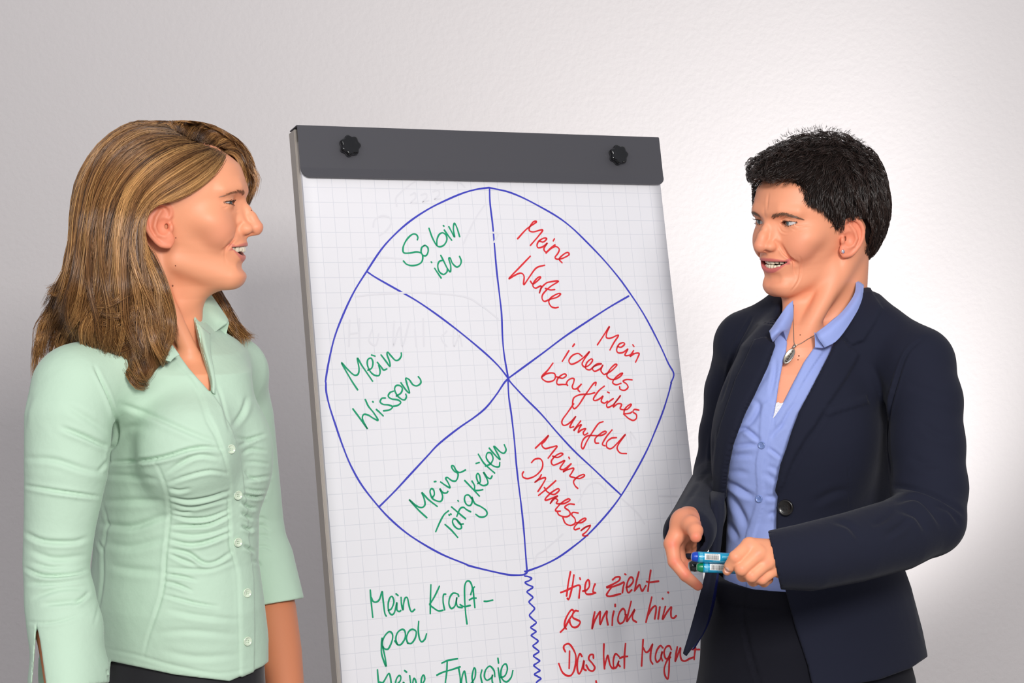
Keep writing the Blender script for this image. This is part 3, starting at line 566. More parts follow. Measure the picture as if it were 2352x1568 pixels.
def head_colors(p, q, N=None, skin=(228, 168, 138)):
    """skin pigment by place: lips, cheeks, nose tip, ears, lids"""
    x, y, z = q[:, 0], q[:, 1], q[:, 2]; ax = np.abs(x); base = np.tile(lin(*skin), (len(q), 1)); red = lin(*p.get('flush', (226, 140, 112)))
    def blend(w, c): 
        nonlocal base; w = np.clip(w, 0, 1)[:, None]; base = base * (1 - w) + np.asarray(c) * w
    g = lambda cx, cy, cz, s: np.exp(-((ax - cx) ** 2 + (y - cy) ** 2 + (z - cz) ** 2) / (2 * s * s))
    blend(.55 * g(.042, .080, -.008, .016), red); blend(.6 * g(0, .126, -.002, .010), red); blend(.4 * g(0, .1, -.07, .012), red)
    ea = np.clip(1 - np.abs(ear_sdf(p, np.stack([ax, y, z], 1).astype(f32))) / .0025, 0, 1); blend(.6 * ea, lin(232, 132, 104))
    mo = p['mouth']; xc = mo['xc']; t = np.clip(ax / xc, 0, 1.3); par = 1 - t ** mo.get('pe', 2)
    zu = mo['zc'] + (mo['zu'] - mo['zc']) * par; zl = mo['zc'] + (mo['zl'] - mo['zc']) * par; fr_ = y > mo['yC'] - .012
    hu = mo.get('hu', .0072) * np.clip(1.05 - t ** 2.2, 0, 1) + .0012; hl = mo.get('hl', .0088) * np.clip(1.05 - t ** 2.2, 0, 1) + .0010
    du = np.maximum(np.maximum(z - zu - hu, zu - z - .004), ax - xc - .0015); dl = np.maximum(np.maximum(zl - hl - z, z - zl - .004), ax - xc - .0015)
    lip = np.clip(.5 - np.minimum(du, dl) / .0012, 0, 1) * fr_; blend(lip, lin(*p.get('lip', (206, 98, 98))))
    ins = (z < zu + .001) & (z > zl - .001) & (ax < xc) & (y < mo['yC'] + (mo['yF'] - mo['yC']) * np.sqrt(np.clip(1 - t * t, 0, 1)) - .0045) & (y > .06); blend(ins * 1.0, lin(120, 40, 40))
    # lid rims / lashes line
    ec = p['eye']; ed = np.sqrt((ax - ec[0]) ** 2 + (y - ec[1]) ** 2 + (z - ec[2]) ** 2); eo = p['lid']; tt = (ax - ec[0]) / eo[0]; pp = np.clip(1 - tt * tt, 0, 1)
    zz = z - ec[2] - eo[3] * tt - eo[1] * pp ** .8; blend(.75 * np.exp(-(zz / .0010) ** 2) * (ed < .0165) * (np.abs(tt) < 1.08) * (y > ec[1]), lin(70, 46, 40))
    zz = z - ec[2] - eo[3] * tt + eo[2] * pp; blend(.35 * np.exp(-(zz / .0010) ** 2) * (ed < .0165) * (np.abs(tt) < 1.05) * (y > ec[1]), lin(120, 74, 64))
    return base
M_SKIN = mat('skin', (.8, .5, .4), .48, spec=.35, attr='Col', sss=.05, bump=[(700, .10, .0006, 'noise'), (220, .06, .001, 'noise')])
# ------------------------------------------------------------------ surface helpers: find the depth of a sculpted surface behind a traced pixel
class DepthMap:
    def __init__(s, f, x0, y0, x1, y1, step, d0, d1, n=26):
        s.x0, s.y0, s.st = x0, y0, step; xs = np.arange(x0, x1 + step, step); ys = np.arange(y0, y1 + step, step); s.nx, s.ny = len(xs), len(ys)
        X, Y = np.meshgrid(xs, ys); R = np.stack([ray(a, b) for a, b in zip(X.ravel(), Y.ravel())]); R = R / R[:, 1:2]
        t = np.full(len(R), d0, float); o = np.array([0, 0, CAMZ])
        for _ in range(n):
            sd = f((o + R * t[:, None]).astype(f32)); t = np.minimum(t + np.maximum(sd, -.01) * .9, d1)
        sd = f((o + R * t[:, None]).astype(f32)); hit = (np.abs(sd) < .004) & (t < d1 - 1e-3)
        s.D = np.where(hit, t, np.nan).reshape(s.ny, s.nx)
        # fill misses outwards with the nearest hit so curves may run past the outline
        D = s.D.copy()
        for _ in range(60):
            m = np.isnan(D)
            if not m.any(): break
            acc = np.zeros_like(D); c = np.zeros_like(D)
            for dy, dx in ((0, 1), (0, -1), (1, 0), (-1, 0)):
                q = np.roll(D, (dy, dx), (0, 1)); ok = ~np.isnan(q); acc[ok] += q[ok]; c[ok] += 1
            D = np.where(m & (c > 0), acc / np.maximum(c, 1), D)
        s.F = np.where(np.isnan(D), (d0 + d1) / 2, D)
    def __call__(s, px, py):
        px = np.asarray(px, float); py = np.asarray(py, float)
        u = np.clip((px - s.x0) / s.st, 0, s.nx - 1.001); v = np.clip((py - s.y0) / s.st, 0, s.ny - 1.001); i = u.astype(int); j = v.astype(int); a = u - i; b = v - j
        return (s.F[j, i] * (1 - a) + s.F[j, i + 1] * a) * (1 - b) + (s.F[j + 1, i] * (1 - a) + s.F[j + 1, i + 1] * a) * b
def WV(px, py, d):                # vectorised W
    px = np.asarray(px, float); vx = (px - 1176.0) / F; vy = (784.0 - np.asarray(py, float)) / F
    ry = math.cos(PITCH) + vy * math.sin(PITCH); rz = -math.sin(PITCH) + vy * math.cos(PITCH); t = d / ry
    return np.stack([vx * t, ry * t, rz * t + CAMZ], -1)
def resample(P, n):
    P = np.asarray(P, float); Q = cr(P, 8); L = np.r_[0, np.cumsum(np.linalg.norm(np.diff(Q, axis=0), axis=1))]; t = np.linspace(0, L[-1], n)
    return np.stack([np.interp(t, L, Q[:, k]) for k in range(Q.shape[1])], 1)
def strands_mesh(name, P, rad, col, m, parent=None, sides=3):
    """P (S,N,3) strand points, rad (S,N), col (S,3) or (S,N,3)"""
    S, N, _ = P.shape; T = np.gradient(P, axis=1); T /= np.linalg.norm(T, axis=2, keepdims=True) + 1e-9
    ref = np.array([.3, -1, .2]); A = np.cross(T, ref); A /= np.linalg.norm(A, axis=2, keepdims=True) + 1e-9; B = np.cross(T, A)
    V = np.stack([P + rad[..., None] * (math.cos(a) * A + math.sin(a) * B) for a in np.arange(sides) * 2 * math.pi / sides + .5], 2)  # S,N,k,3
    base = (np.arange(S)[:, None, None] * N + np.arange(N - 1)[None, :, None]) * sides; k = np.arange(sides)[None, None, :]; k2 = (k + 1) % sides
    Q = np.stack([base + k, base + k2, base + sides + k2, base + sides + k], -1).reshape(-1, 4)
    o = mesh_obj(name, V.reshape(-1, 3), Q, m, parent); o['kind'] = 'stuff'
    if col.ndim == 2: col = np.repeat(col[:, None, :], N, 1)
    set_color(o, np.repeat(col[:, :, None, :], sides, 2).reshape(-1, 3)); return o
def family_strands(guides, n, npts, depth, spread=.5, jit=2.5, wave=3.0, lift=.002, clump=60, urange=(0, 1), ends=.25, curl=0.0, scale=1.0):
    """guides: list of pixel polylines ordered side by side; returns world strands laid on the surface given by depth"""
    G = np.stack([resample(g, npts) for g in guides]); K = len(G)
    cu = np.sort(RNG.uniform(*urange, clump)); u = RNG.uniform(*urange, n); ci = np.abs(u[:, None] - cu[None]).argmin(1)
    u0 = u + 0 * u; s = np.linspace(0, 1, npts)
    # strands of one lock converge towards its centre line near the ends
    uu = u[:, None] * (1 - .55 * s[None] ** 1.3) + cu[ci][:, None] * (.55 * s[None] ** 1.3); uu = np.clip(uu + RNG.normal(0, .012, (n, 1)), 0, 1) * (K - 1); i = np.minimum(uu.astype(int), K - 2); a = uu - i
    idx = np.arange(npts)[None]; P = G[i, idx] * (1 - a[..., None]) + G[i + 1, idx] * a[..., None]
    L = RNG.uniform(1 - ends, 1.03, (n, 1)); st = RNG.uniform(0, .12, (n, 1)); tt = (st + (L - st) * s[None]) * scale      # trim lengths, stagger roots
    f = tt * (npts - 1); j = np.clip(f.astype(int), 0, npts - 2); b = (f - j)[..., None]; rows = np.arange(n)[:, None]; P = P[rows, j] * (1 - b) + P[rows, j + 1] * b
    ph = cu[ci] * 40; amp = (tt ** 1.5) * wave
    P[..., 0] += amp * np.sin(tt * 9 + ph[:, None]) + RNG.normal(0, jit, (n, 1)) * (.35 + .65 * tt) + 1.2 * np.cumsum(RNG.normal(0, .35, (n, npts)), 1)
    cur = np.clip((tt - .62) / .38, 0, 1) * curl; P[..., 0] += cur * np.sin(tt * 15 + ph[:, None] * 2.3); P[..., 1] += cur * .5 * np.cos(tt * 13 + ph[:, None] * 3.1)
    P[..., 1] += amp * .5 * np.cos(tt * 8 + ph[:, None] * 1.3) + RNG.normal(0, jit, (n, 1)) * .6
    d = depth(P[..., 0], P[..., 1]); cl = RNG.uniform(0, 1, len(cu))[ci][:, None]
    d = d - lift * (.15 + .8 * RNG.uniform(0, 1, (n, 1)) + 1.0 * cl) * (.3 + tt)
    return WV(P[..., 0], P[..., 1], d), u, ci, tt
def folds(V, N, strokes, view=None):
    """press creases and pleats into cloth: strokes = (pixel polyline, depth m, width px[, ridge])"""
    px, py = PX(V); cam_v = V - np.array([0, 0, CAMZ], f32); cam_v /= nrm(cam_v)[:, None]; face = np.clip(-(N * cam_v).sum(1) * 2.2, 0, 1); disp = np.zeros(len(V), f32)
    for st in strokes:
        pts, dep, wpx = st[0], st[1], st[2]; rg = st[3] if len(st) > 3 else .55
        P = np.array(pts, float); x0, y0 = P.min(0) - wpx * 4; x1, y1 = P.max(0) + wpx * 4
        m = np.where((px > x0) & (px < x1) & (py > y0) & (py < y1) & (face > 0))[0]
        if not len(m): continue
        Q = cr(P, 4) if len(P) > 2 else P; d, s, sg = line_d(px[m], py[m], Q); env = np.sin(np.clip(s, 0.02, .98) * math.pi) ** .6 * np.where((s <= .001) | (s >= .999), .5, 1)
        # signed side
        g = -np.exp(-(d / wpx) ** 2) + rg * np.exp(-((d - 1.6 * wpx) / (1.3 * wpx)) ** 2) * (sg > 0) + rg * .4 * np.exp(-((d - 1.6 * wpx) / (1.3 * wpx)) ** 2) * (sg <= 0)
        disp[m] += dep * g * env * face[m]
    return V + N * disp[:, None]
def patch(name, rows, m, parent, nu=6, nv=6, thick=.0014, sub=True):
    """cloth patch through rows of (px,py,depth) points"""
    R = np.stack([resample(W3(r), 4 * nu) for r in rows]); R = np.stack([resample(R[:, j], 4 * nv) if len(rows) > 2 else np.array([R[0, j] + (R[1, j] - R[0, j]) * t for t in np.linspace(0, 1, 4 * nv)]) for j in range(R.shape[1])], 1)
    a, b = R.shape[:2]; Fc = [(i * b + j, i * b + j + 1, (i + 1) * b + j + 1, (i + 1) * b + j) for i in range(a - 1) for j in range(b - 1)]
    o = mesh_obj(name, R.reshape(-1, 3), Fc, m, parent); md = o.modifiers.new('t', 'SOLIDIFY'); md.thickness = thick; md.offset = 0; return o
def W3(r): return np.array([W(*q) for q in r])
class Loft:
    """torso section stack: rows (py, left px, right px, depth centre) ; yaw of the chest; ratio depth/width"""
    def __init__(s, rows, yaw, ratio, e=2.2):
        s.z = []; s.c = []; s.a = []; s.b = []; s.cy = math.cos(yaw); s.sy = math.sin(yaw); s.e = e; s.k = ratio
        for r in rows:
            py, l, rr, d = r[:4]; k = r[4] if len(r) > 4 else ratio; A = W(l, py, d); B = W(rr, py, d); hw = (B[0] - A[0]) / 2
            a = hw / math.sqrt(s.cy ** 2 + (k * s.sy) ** 2); s.z.append(A[2]); s.c.append([(A[0] + B[0]) / 2, d]); s.a.append(a); s.b.append(a * k)
        o = np.argsort(s.z); s.z = np.array(s.z)[o]; s.c = np.array(s.c)[o]; s.a = np.array(s.a)[o]; s.b = np.array(s.b)[o]
    def __call__(s, P, grow=0.0):
        z = P[:, 2]; f = lambda v: np.interp(z, s.z, v); cx, cy, a, b = f(s.c[:, 0]), f(s.c[:, 1]), f(s.a) + grow, f(s.b) + grow
        x = P[:, 0] - cx; y = P[:, 1] - cy; u = x * s.cy + y * s.sy; v = -x * s.sy + y * s.cy      # u shoulder axis, v back
        k = (np.power(np.abs(u) / a, s.e) + np.power(np.abs(v) / b, s.e)) ** (1 / s.e); d = (k - 1) * (a * b / np.sqrt(a * a * np.clip(v * v / (u * u + v * v + 1e-9), 0, 1) + b * b * np.clip(u * u / (u * u + v * v + 1e-9), 0, 1)))
        d = np.maximum(d, np.maximum(z - s.z[-1] - grow, s.z[0] - z - grow)); return d.astype(f32)
# ================================================================== woman on the left: profile, long highlighted hair, pale green blouse
PA = dict(w=.96, fold=.5, eye=(.0305, .0808, .0300), lid=(.0135, .0015, .0020, .0004), lip=(214, 126, 110), mouth=dict(ar=.0285, zu=-.0262, zl=-.0382, zc=-.0275, pe=2.8, yo=.003, xc=.0300, yF=.1050, yC=.0848, ylow=.004, hu=.0040, hl=.0070, ru=.0030, ty=-.0030))
FA = Frame(W(380, 520, 2.38), (1, .0, 0))
wa = tag(empty('person', (FA.o[0], FA.o[1], 0)), 'woman with long brown hair in a pale green blouse, smiling in profile', 'person')
TA = math.radians(45)              # chest yaw (towards the right and the camera)
torsoA = Loft([(775, 320, 445, 2.42, .95), (808, 250, 535, 2.42, .72), (850, 205, 572, 2.41, .66), (920, 205, 583, 2.40, .66), (1000, 212, 596, 2.40, .70), (1100, 222, 597, 2.39, .72), (1180, 224, 588, 2.39, .74), (1280, 218, 586, 2.39, .76), (1380, 206, 600, 2.39, .76), (1480, 196, 612, 2.40, .76), (1560, 190, 616, 2.40, .76), (1640, 190, 612, 2.40, .78)], -TA, .7)
SR, SL = W(166, 905, 2.27), W(528, 868, 2.54)
def armA(P, g=0.0):
    near = s_chain(P, [W(172, 895, 2.275), W(158, 960, 2.255), W(152, 1080, 2.245), W(138, 1200, 2.24), W(130, 1290, 2.235), W(132, 1390, 2.215), W(148, 1500, 2.19), W(160, 1640, 2.15)], np.array([.050, .0495, .0465, .0395, .0365, .0345, .031, .026]) + g)
    far = s_chain(P, [SL, W(545, 960, 2.56), W(560, 1080, 2.575), W(578, 1200, 2.58), W(600, 1300, 2.565), W(628, 1400, 2.53), W(643, 1500, 2.49), W(662, 1640, 2.43)], np.array([.045, .047, .045, .041, .037, .0340, .0325, .026]) + g)
    return np.minimum(near, far)
NCK = W(428, 790, 2.405)
def neckA(P):
    d = s_cap(P, FA.to_world((0, -.022, -.035))[0], W(396, 806, 2.42), .0465, .048)
    d = smin(d, s_cap(P, FA.to_world((.052, -.022, -.030))[0], W(436, 806, 2.350), .0095, .008), .016)      # neck muscle
    d = smin(d, s_cap(P, FA.to_world((0, .028, -.085))[0], W(432, 796, 2.385), .013, .014), .02)
    return d
def chestA(P): return smin(smin(torsoA(P) + .008, neckA(P), .03), s_cap(P, W(300, 868, 2.34), W(500, 866, 2.46), .050, .034), .03)
def skinA(P):
    q = FA.to_local(P); return smin(head_sdf(PA, q), neckA(P), .022)
def bodyA(P): return smin(skinA(P), torsoA(P, -.012), .03)
z0 = W(0, 1000, 2.38)[2]
V, Q = isosurf(lambda P: np.maximum(smin(skinA(P), chestA(P) + .006, .02), (z0 - P[:, 2])), FA.o + [-.115, -.125, -.30], FA.o + [.15, .145, .14], .00125)
parts = [(V, Q, head_colors(PA, FA.to_local(V), skin=(236, 160, 122)))]
# arms with hands (inside the sleeves down to the wrists)
def hand_sdf(P, fr, fing, thumb, palm=(.040, .012, .046), mirror=1):
    """fr: wrist frame (x across towards thumb, y along fingers, z back of the hand); fing: list of (x, lengths, curl angles deg, splay)"""
    q = fr.to_local(P).copy(); q[:, 0] *= mirror
    d = s_chain(q, [(0, -.035, 0), (0, -.005, 0)], [.021, .021]); q2 = q.copy(); q2[:, 2] *= 1.35
    d = s_cap(q * vec(1, 1, 1.25), (.0, -.05, 0), (0, .0, 0), .0235, .0225) / 1.1
    for x0, x1 in ((-.026, -.030), (-.009, -.0105), (.008, .0095), (.021, .028)):
        d = smin(d, s_cap(q * vec(1, 1, 1.05), (x0 * .6, .008, 0), (x1, .074, .002), .0135, .0098), .012)
    for fx, L, curl, sp, r in fing:
        p0 = np.array([fx, .076, .001]); ang = 0.0; pts = [p0]; dirx = math.sin(math.radians(sp))
        for l, c in zip(L, curl):
            ang += math.radians(c); v = np.array([dirx, math.cos(ang), -math.sin(ang)]); v /= np.linalg.norm(v); pts.append(pts[-1] + v * l)
        d = smin(d, s_chain(q, pts, [r * 1.04, r * .98, r * .88, r * .76], .0012), .0045)
    p0 = np.array(thumb[0]); pts = [p0] + [np.array(t) for t in thumb[1]]
    d = smin(d, s_chain(q, pts, thumb[2], .002), .010)
    return d
def nails(o, tips): pass
relaxed = [(.028, (.042, .025, .021), (18, 22, 14), 4, .0086), (.0095, (.046, .029, .022), (22, 26, 16), 1, .0088), (-.0105, (.043, .027, .021), (26, 30, 18), -3, .0084), (-.030, (.034, .021, .019), (30, 32, 20), -8, .0074)]
thumbR = ((.018, .012, -.006), [(.036, .036, -.016), (.044, .062, -.022), (.043, .086, -.026)], [.0135, .0115, .0100, .0085])
hAn = Frame(W(166, 1760, 2.10), (.12, -.25, -1), (-.9, -.5, 0)); hAf = Frame(W(690, 1730, 2.38), (.10, -.30, -1), (.75, .3, .1))
armsA = lambda P: smin(smin(armA(P, -.002), hand_sdf(P, hAn, relaxed, thumbR, mirror=1), .012), hand_sdf(P, hAf, relaxed, thumbR, mirror=-1), .012)
zc = W(0, 1330, 2.4)[2]
for lo, hi in (((-.78, 2.0, .55), (-.40, 2.36, zc)), ((-.42, 2.25, .55), (-.18, 2.72, zc))):
    V, Q = isosurf(lambda P: np.maximum(armsA(P), P[:, 2] - zc + .004), lo, hi, .0022); parts.append((V, Q, np.tile(lin(206, 130, 94), (len(V), 1))))
def join_parts(name, parts, m, parent):
    o = 0; Vs = []; Qs = []; Cs = []
    for V, Q, c in parts: Vs.append(V); Qs.append(Q + o); Cs.append(c); o += len(V)
    ob = mesh_obj(name, np.concatenate(Vs), np.concatenate(Qs), m); keep_at(ob, parent); set_color(ob, np.concatenate(Cs)); return ob
V, Q, c = parts[0]; f5 = lambda t: [(300 + float(a.split(',')[0]) / 5.6, 420 + float(a.split(',')[1]) / 5.6) for a in t.split()]
V = folds(V, vnormals(V, Q), [(f5('1385,690 1300,750 1235,830 1215,930 1235,1020'), .0013, 3.2, .5), (f5('1260,298 1210,318 1160,322'), .0008, 1.8, .5), (f5('1300,330 1350,360 1400,350'), .0009, 2.0, .5), (f5('1270,270 1200,290 1150,285'), .0006, 1.6, .5)]); parts[0] = (V, Q, c)
bodyAo = join_parts('body', parts, M_SKIN, wa)
def fix(o, parent): keep_at(o, parent); return o

# ---- face details
_par = None
_n0 = set(bpy.data.objects)
eye_parts(FA, PA, None, srgb(60, 66, 64), gaze=(.25, 1, -.03)); teeth_part(FA, PA, None, hgt=.0100)
for o in set(bpy.data.objects) - _n0: keep_at(o, wa)
def hairs_on(fr, f, roots, dirs, length, rad, npts=5, bend=None, lift=.0006):
    """short hairs (brows, lashes) starting on the skin; head-frame coordinates"""
    P = np.zeros((len(roots), npts, 3)); r = np.array(roots); d = np.array(dirs, float); d /= np.linalg.norm(d, axis=1)[:, None]
    for i in range(npts):
        t = i / (npts - 1) * np.asarray(length)[:, None]; P[:, i] = r + d * t + (0 if bend is None else np.array(bend) * (i / (npts - 1)) ** 2 * np.asarray(length)[:, None])
    return P
def brow_and_lashes(fr, p, parent, brow_pts, col, f, nb=170, thick=.0035, lash=.006):
    ec = np.array(p['eye']); eo = p['lid']; P = []; Rr = []
    bp = resample(np.array(brow_pts, float), 40)
    for sx in (1, -1):
        for i in range(nb):
            t = (i + RNG.uniform()) / nb; k = t * 39; a = int(min(k, 38)); b = bp[a] + (bp[a + 1] - bp[a]) * (k - a); wd = thick * (1 - .65 * t) * (1 if t > .06 else .7)
            b = b + [0, 0, RNG.uniform(-1, 1) * wd]; tan = bp[a + 1] - bp[a]; tan /= np.linalg.norm(tan)
            up = RNG.uniform(.1, .9) * (1 - t); v = tan + np.array([0, 0, up]); L = RNG.uniform(.005, .008) * (1 - .3 * t)
            pts = [b + v / np.linalg.norm(v) * L * s for s in np.linspace(0, 1, 4)]; pts = np.array(pts)
            # settle on the skin by marching along y
            for _ in range(8):
                sd = f(pts.astype(f32)) - .0007; pts[:, 1] -= np.clip(sd, -.004, .004) * .8; pts[:, 0] -= np.clip(sd, -.004, .004) * .3
            P.append(pts * [sx, 1, 1])
    P = np.array(P); Wd = fr.to_world(P.reshape(-1, 3)).reshape(P.shape); rad = np.tile(np.array([.00022, .00024, .0002, .00006]), (len(P), 1))
    c = np.array(lin(*col)) * RNG.uniform(.7, 1.3, (len(P), 1)); o = strands_mesh('eyebrows', Wd, rad, c, M_HAIR); keep_at(o, parent)
    P = []
    for sx in (1, -1):
        for up in (1, 0):
            for i in range(46 if up else 26):
                t = RNG.uniform(-1, 1); x = t * eo[0]; pp = max(0, 1 - t * t); z = eo[3] * t + (eo[1] * pp ** .8 + .0004 if up else -eo[2] * pp - .0003); R = .0137
                yy = math.sqrt(max(1e-6, R * R - x * x - z * z)); b = ec + [x, yy, z]; L = lash * RNG.uniform(.7, 1) * (1 if up else .5) * (.75 + .5 * max(t, 0))
                v0 = np.array([t * .5 + .15, .9, .1 if up else -.3]); v1 = np.array([t * .6 + .25, .6, .9 if up else -.8]); v0 /= np.linalg.norm(v0); v1 /= np.linalg.norm(v1)
                P.append(np.array([b + v0 * L * s * (1 - s * .5) + v1 * L * s * s * .6 for s in np.linspace(0, 1, 4)]) * [sx, 1, 1])
    P = np.array(P); Wd = fr.to_world(P.reshape(-1, 3)).reshape(P.shape); rad = np.tile(np.array([.00028, .00026, .00018, .00004]), (len(P), 1))
    o = strands_mesh('eyelashes', Wd, rad, np.tile(lin(28, 18, 14), (len(P), 1)), M_HAIR); keep_at(o, parent)
M_HAIR = mat('hair', (.2, .12, .06), .33, spec=.45, attr='Col', aniso=.4)
brow_and_lashes(FA, PA, wa, [(.013, .1020, .0405), (.022, .1015, .0430), (.033, .094, .0435), (.042, .085, .0410), (.048, .077, .0375)], (150, 104, 76), lambda q: head_sdf(PA, q), nb=110, thick=.0020)
# small moles on cheek and neck
mb = MB()
def mole(px, py, r, parent, f, d0):
    t = d0
    for _ in range(30):
        sd = float(f(W(px, py, t)[None].astype(f32))[0]); t += sd * .9
    bm = bmesh.new(); bmesh.ops.create_uvsphere(bm, u_segments=10, v_segments=6, radius=r); [setattr(v, 'co', v.co * .8 + Vector(W(px, py, t))) for v in bm.verts]
    o = bm_obj('mole', bm, mat('mole', srgb(120, 66, 46), .6), None, True); keep_at(o, parent)
sA = lambda P: smin(skinA(P), chestA(P) + .006, .02)
mole(396, 656, .0017, wa, sA, 2.25); mole(403, 610, .0010, wa, sA, 2.25); mole(404, 546, .0010, wa, sA, 2.25); mole(577, 483, .0012, wa, sA, 2.25)
# ---- long hair: a body of hair plus several thousand single strands laid over it
def hairhull(P):
    q = FA.to_local(P); d = s_ell(q, (0, -.013, .046), (.0870, .1035, .0905))
    lock = s_chain(P, [W(285, 520, 2.335), W(268, 620, 2.33), W(262, 700, 2.32), W(262, 750, 2.31)], [.068, .066, .066, .044], .02)
    lock = smin(lock, s_chain(P, [W(335, 580, 2.33), W(352, 680, 2.315), W(345, 790, 2.295), W(330, 850, 2.275)], [.022, .030, .030, .016], .01), .02)
    lock = smin(lock, s_chain(P, [W(245, 600, 2.40), W(196, 700, 2.40), W(160, 790, 2.38)], [.034, .032, .022], .02), .03)
    lock = smin(lock, s_chain(P, [W(300, 560, 2.47), W(290, 680, 2.50), W(280, 780, 2.50)], [.05, .055, .035], .02), .03)
    d = smin(d, lock, .03)
    far = s_chain(P, [FA.to_world((-.080, .01, .02))[0], W(440, 640, 2.495), W(478, 700, 2.505), W(508, 748, 2.50), W(525, 775, 2.495)], [.016, .022, .024, .018, .010], .01)
    far2 = s_chain(P, [FA.to_world((-.035, .062, .112))[0], FA.to_world((-.058, .085, .082))[0], FA.to_world((-.066, .090, .045))[0], FA.to_world((-.074, .065, .01))[0], FA.to_world((-.080, .03, -.02))[0]], [.020, .018, .015, .013, .014], .01)
    return smin(smin(d, far, .02), far2, .02)
def hairmass(P):
    q = FA.to_local(P); x, y, z = q[:, 0], q[:, 1], q[:, 2]
    # ear and face stay free on the near side: hairline polygon seen from the side (y forward, z up)
    hl = poly_sd(y, z, [(.072, .112), (.066, .094), (.060, .078), (.034, .060), (.018, .038), (.010, .032), (-.012, .034), (-.026, .018), (-.028, -.010), (-.012, -.034), (-.006, -.06), (.004, -.09), (.012, -.13), (.012, -.20), (.2, -.20), (.2, .112)])
    return smax(hairhull(P) + .003, -hl - .2 * (x < -.01), .004)
V, Q = isosurf(hairmass, FA.o + [-.19, -.14, -.24], FA.o + [.13, .17, .16], .0025)
V = relax(V, Q, 2)
M_HAIRB = mat('hair_mass', (.2, .12, .06), .75, spec=.2, attr='Col')
hm = mesh_obj('hair', V, Q, M_HAIRB); keep_at(hm, wa)
u = V[:, 0] * 60 + V[:, 2] * 12; set_color(hm, lin(104, 68, 38)[None] * (1 + .35 * np.sin(u * 3.1) * np.sin(u * 7.7))[:, None])
dmA = DepthMap(lambda P: np.minimum(hairhull(P), skinA(P)), 60, 260, 620, 930, 5, 2.05, 2.75)
def hair_colors(ci, u, tt, dark=(78, 50, 30), mid=(146, 100, 56), light=(212, 162, 102), bias=0.0):
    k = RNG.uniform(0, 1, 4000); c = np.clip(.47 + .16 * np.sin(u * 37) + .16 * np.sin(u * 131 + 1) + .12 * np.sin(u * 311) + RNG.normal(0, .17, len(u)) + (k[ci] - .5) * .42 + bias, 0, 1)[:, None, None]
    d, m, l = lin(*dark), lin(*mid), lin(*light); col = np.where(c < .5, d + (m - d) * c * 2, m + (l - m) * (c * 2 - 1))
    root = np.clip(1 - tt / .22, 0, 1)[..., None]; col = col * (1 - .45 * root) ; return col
side = [[(522, 352), (500, 392), (455, 432), (405, 458), (360, 468), (334, 500), (330, 560), (345, 620), (372, 690), (392, 740), (398, 790), (392, 835)],
        [(512, 346), (475, 378), (420, 415), (368, 445), (328, 492), (316, 560), (328, 640), (350, 720), (372, 790), (384, 850), (378, 872)],
        [(492, 339), (440, 358), (380, 395), (330, 440), (300, 500), (290, 590), (305, 680), (325, 760), (345, 830), (368, 868), (350, 885)],
        [(468, 332), (410, 345), (345, 385), (292, 450), (268, 530), (262, 620), (275, 710), (290, 790), (300, 860), (320, 885), (300, 895)],
        [(445, 326), (385, 330), (315, 370), (262, 440), (240, 530), (236, 620), (244, 710), (252, 780), (262, 850), (290, 890), (262, 908)],
        [(425, 316), (360, 312), (285, 350), (232, 430), (212, 530), (208, 620), (208, 700), (205, 760), (220, 815), (250, 845), (268, 868)],
        [(405, 302), (335, 296), (262, 335), (208, 415), (188, 510), (184, 600), (175, 680), (160, 750), (155, 800), (185, 835), (215, 842)],
        [(390, 290), (315, 286), (240, 330), (190, 410), (174, 500), (170, 590), (150, 670), (122, 740), (108, 800), (105, 845), (120, 835)],
        [(385, 284), (300, 283), (225, 335), (181, 415), (169, 500), (166, 580), (138, 640), (105, 700), (92, 770), (88, 830), (84, 872)]]
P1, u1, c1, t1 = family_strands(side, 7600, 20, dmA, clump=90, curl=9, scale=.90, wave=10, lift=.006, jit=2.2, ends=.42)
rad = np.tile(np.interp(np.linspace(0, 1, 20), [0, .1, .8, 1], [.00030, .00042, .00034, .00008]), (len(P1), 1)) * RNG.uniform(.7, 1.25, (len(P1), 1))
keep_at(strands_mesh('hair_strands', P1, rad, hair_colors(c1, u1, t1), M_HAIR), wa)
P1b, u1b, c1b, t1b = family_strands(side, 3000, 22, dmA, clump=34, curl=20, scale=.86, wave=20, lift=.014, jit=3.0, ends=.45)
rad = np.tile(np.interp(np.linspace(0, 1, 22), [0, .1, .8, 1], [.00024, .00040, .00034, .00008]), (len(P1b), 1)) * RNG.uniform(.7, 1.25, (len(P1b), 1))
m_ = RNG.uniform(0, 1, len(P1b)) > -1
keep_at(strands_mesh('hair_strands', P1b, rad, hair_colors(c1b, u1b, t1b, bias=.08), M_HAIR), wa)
bangs = [[(513, 352), (531, 352), (545, 366), (556, 394), (562, 425), (567, 450), (566, 474), (566, 476)],
         [(520, 343), (545, 346), (560, 362), (570, 392), (574, 425), (568, 460), (560, 490)],
         [(508, 338), (538, 330), (562, 346), (578, 378), (583, 415), (577, 450), (567, 478)],
         [(486, 334), (515, 314), (545, 322), (570, 350), (584, 390), (586, 425), (577, 462)],
         [(460, 328), (485, 302), (520, 306), (552, 328), (572, 360), (582, 400), (580, 430)],
         [(435, 322), (450, 292), (485, 288), (520, 306), (548, 328), (566, 350), (575, 385)],
         [(392, 298), (396, 281), (428, 279), (462, 284), (495, 294), (520, 308), (536, 322)],
         [(420, 312), (425, 284), (450, 281), (485, 288), (515, 302), (540, 322), (552, 340)]]
dmB2 = DepthMap(hairhull, 380, 260, 640, 520, 4, 2.05, 2.75)
P2, u2, c2, t2 = family_strands(bangs, 1900, 14, dmB2, clump=40, wave=2.5, lift=.008, jit=2.0, ends=.5)
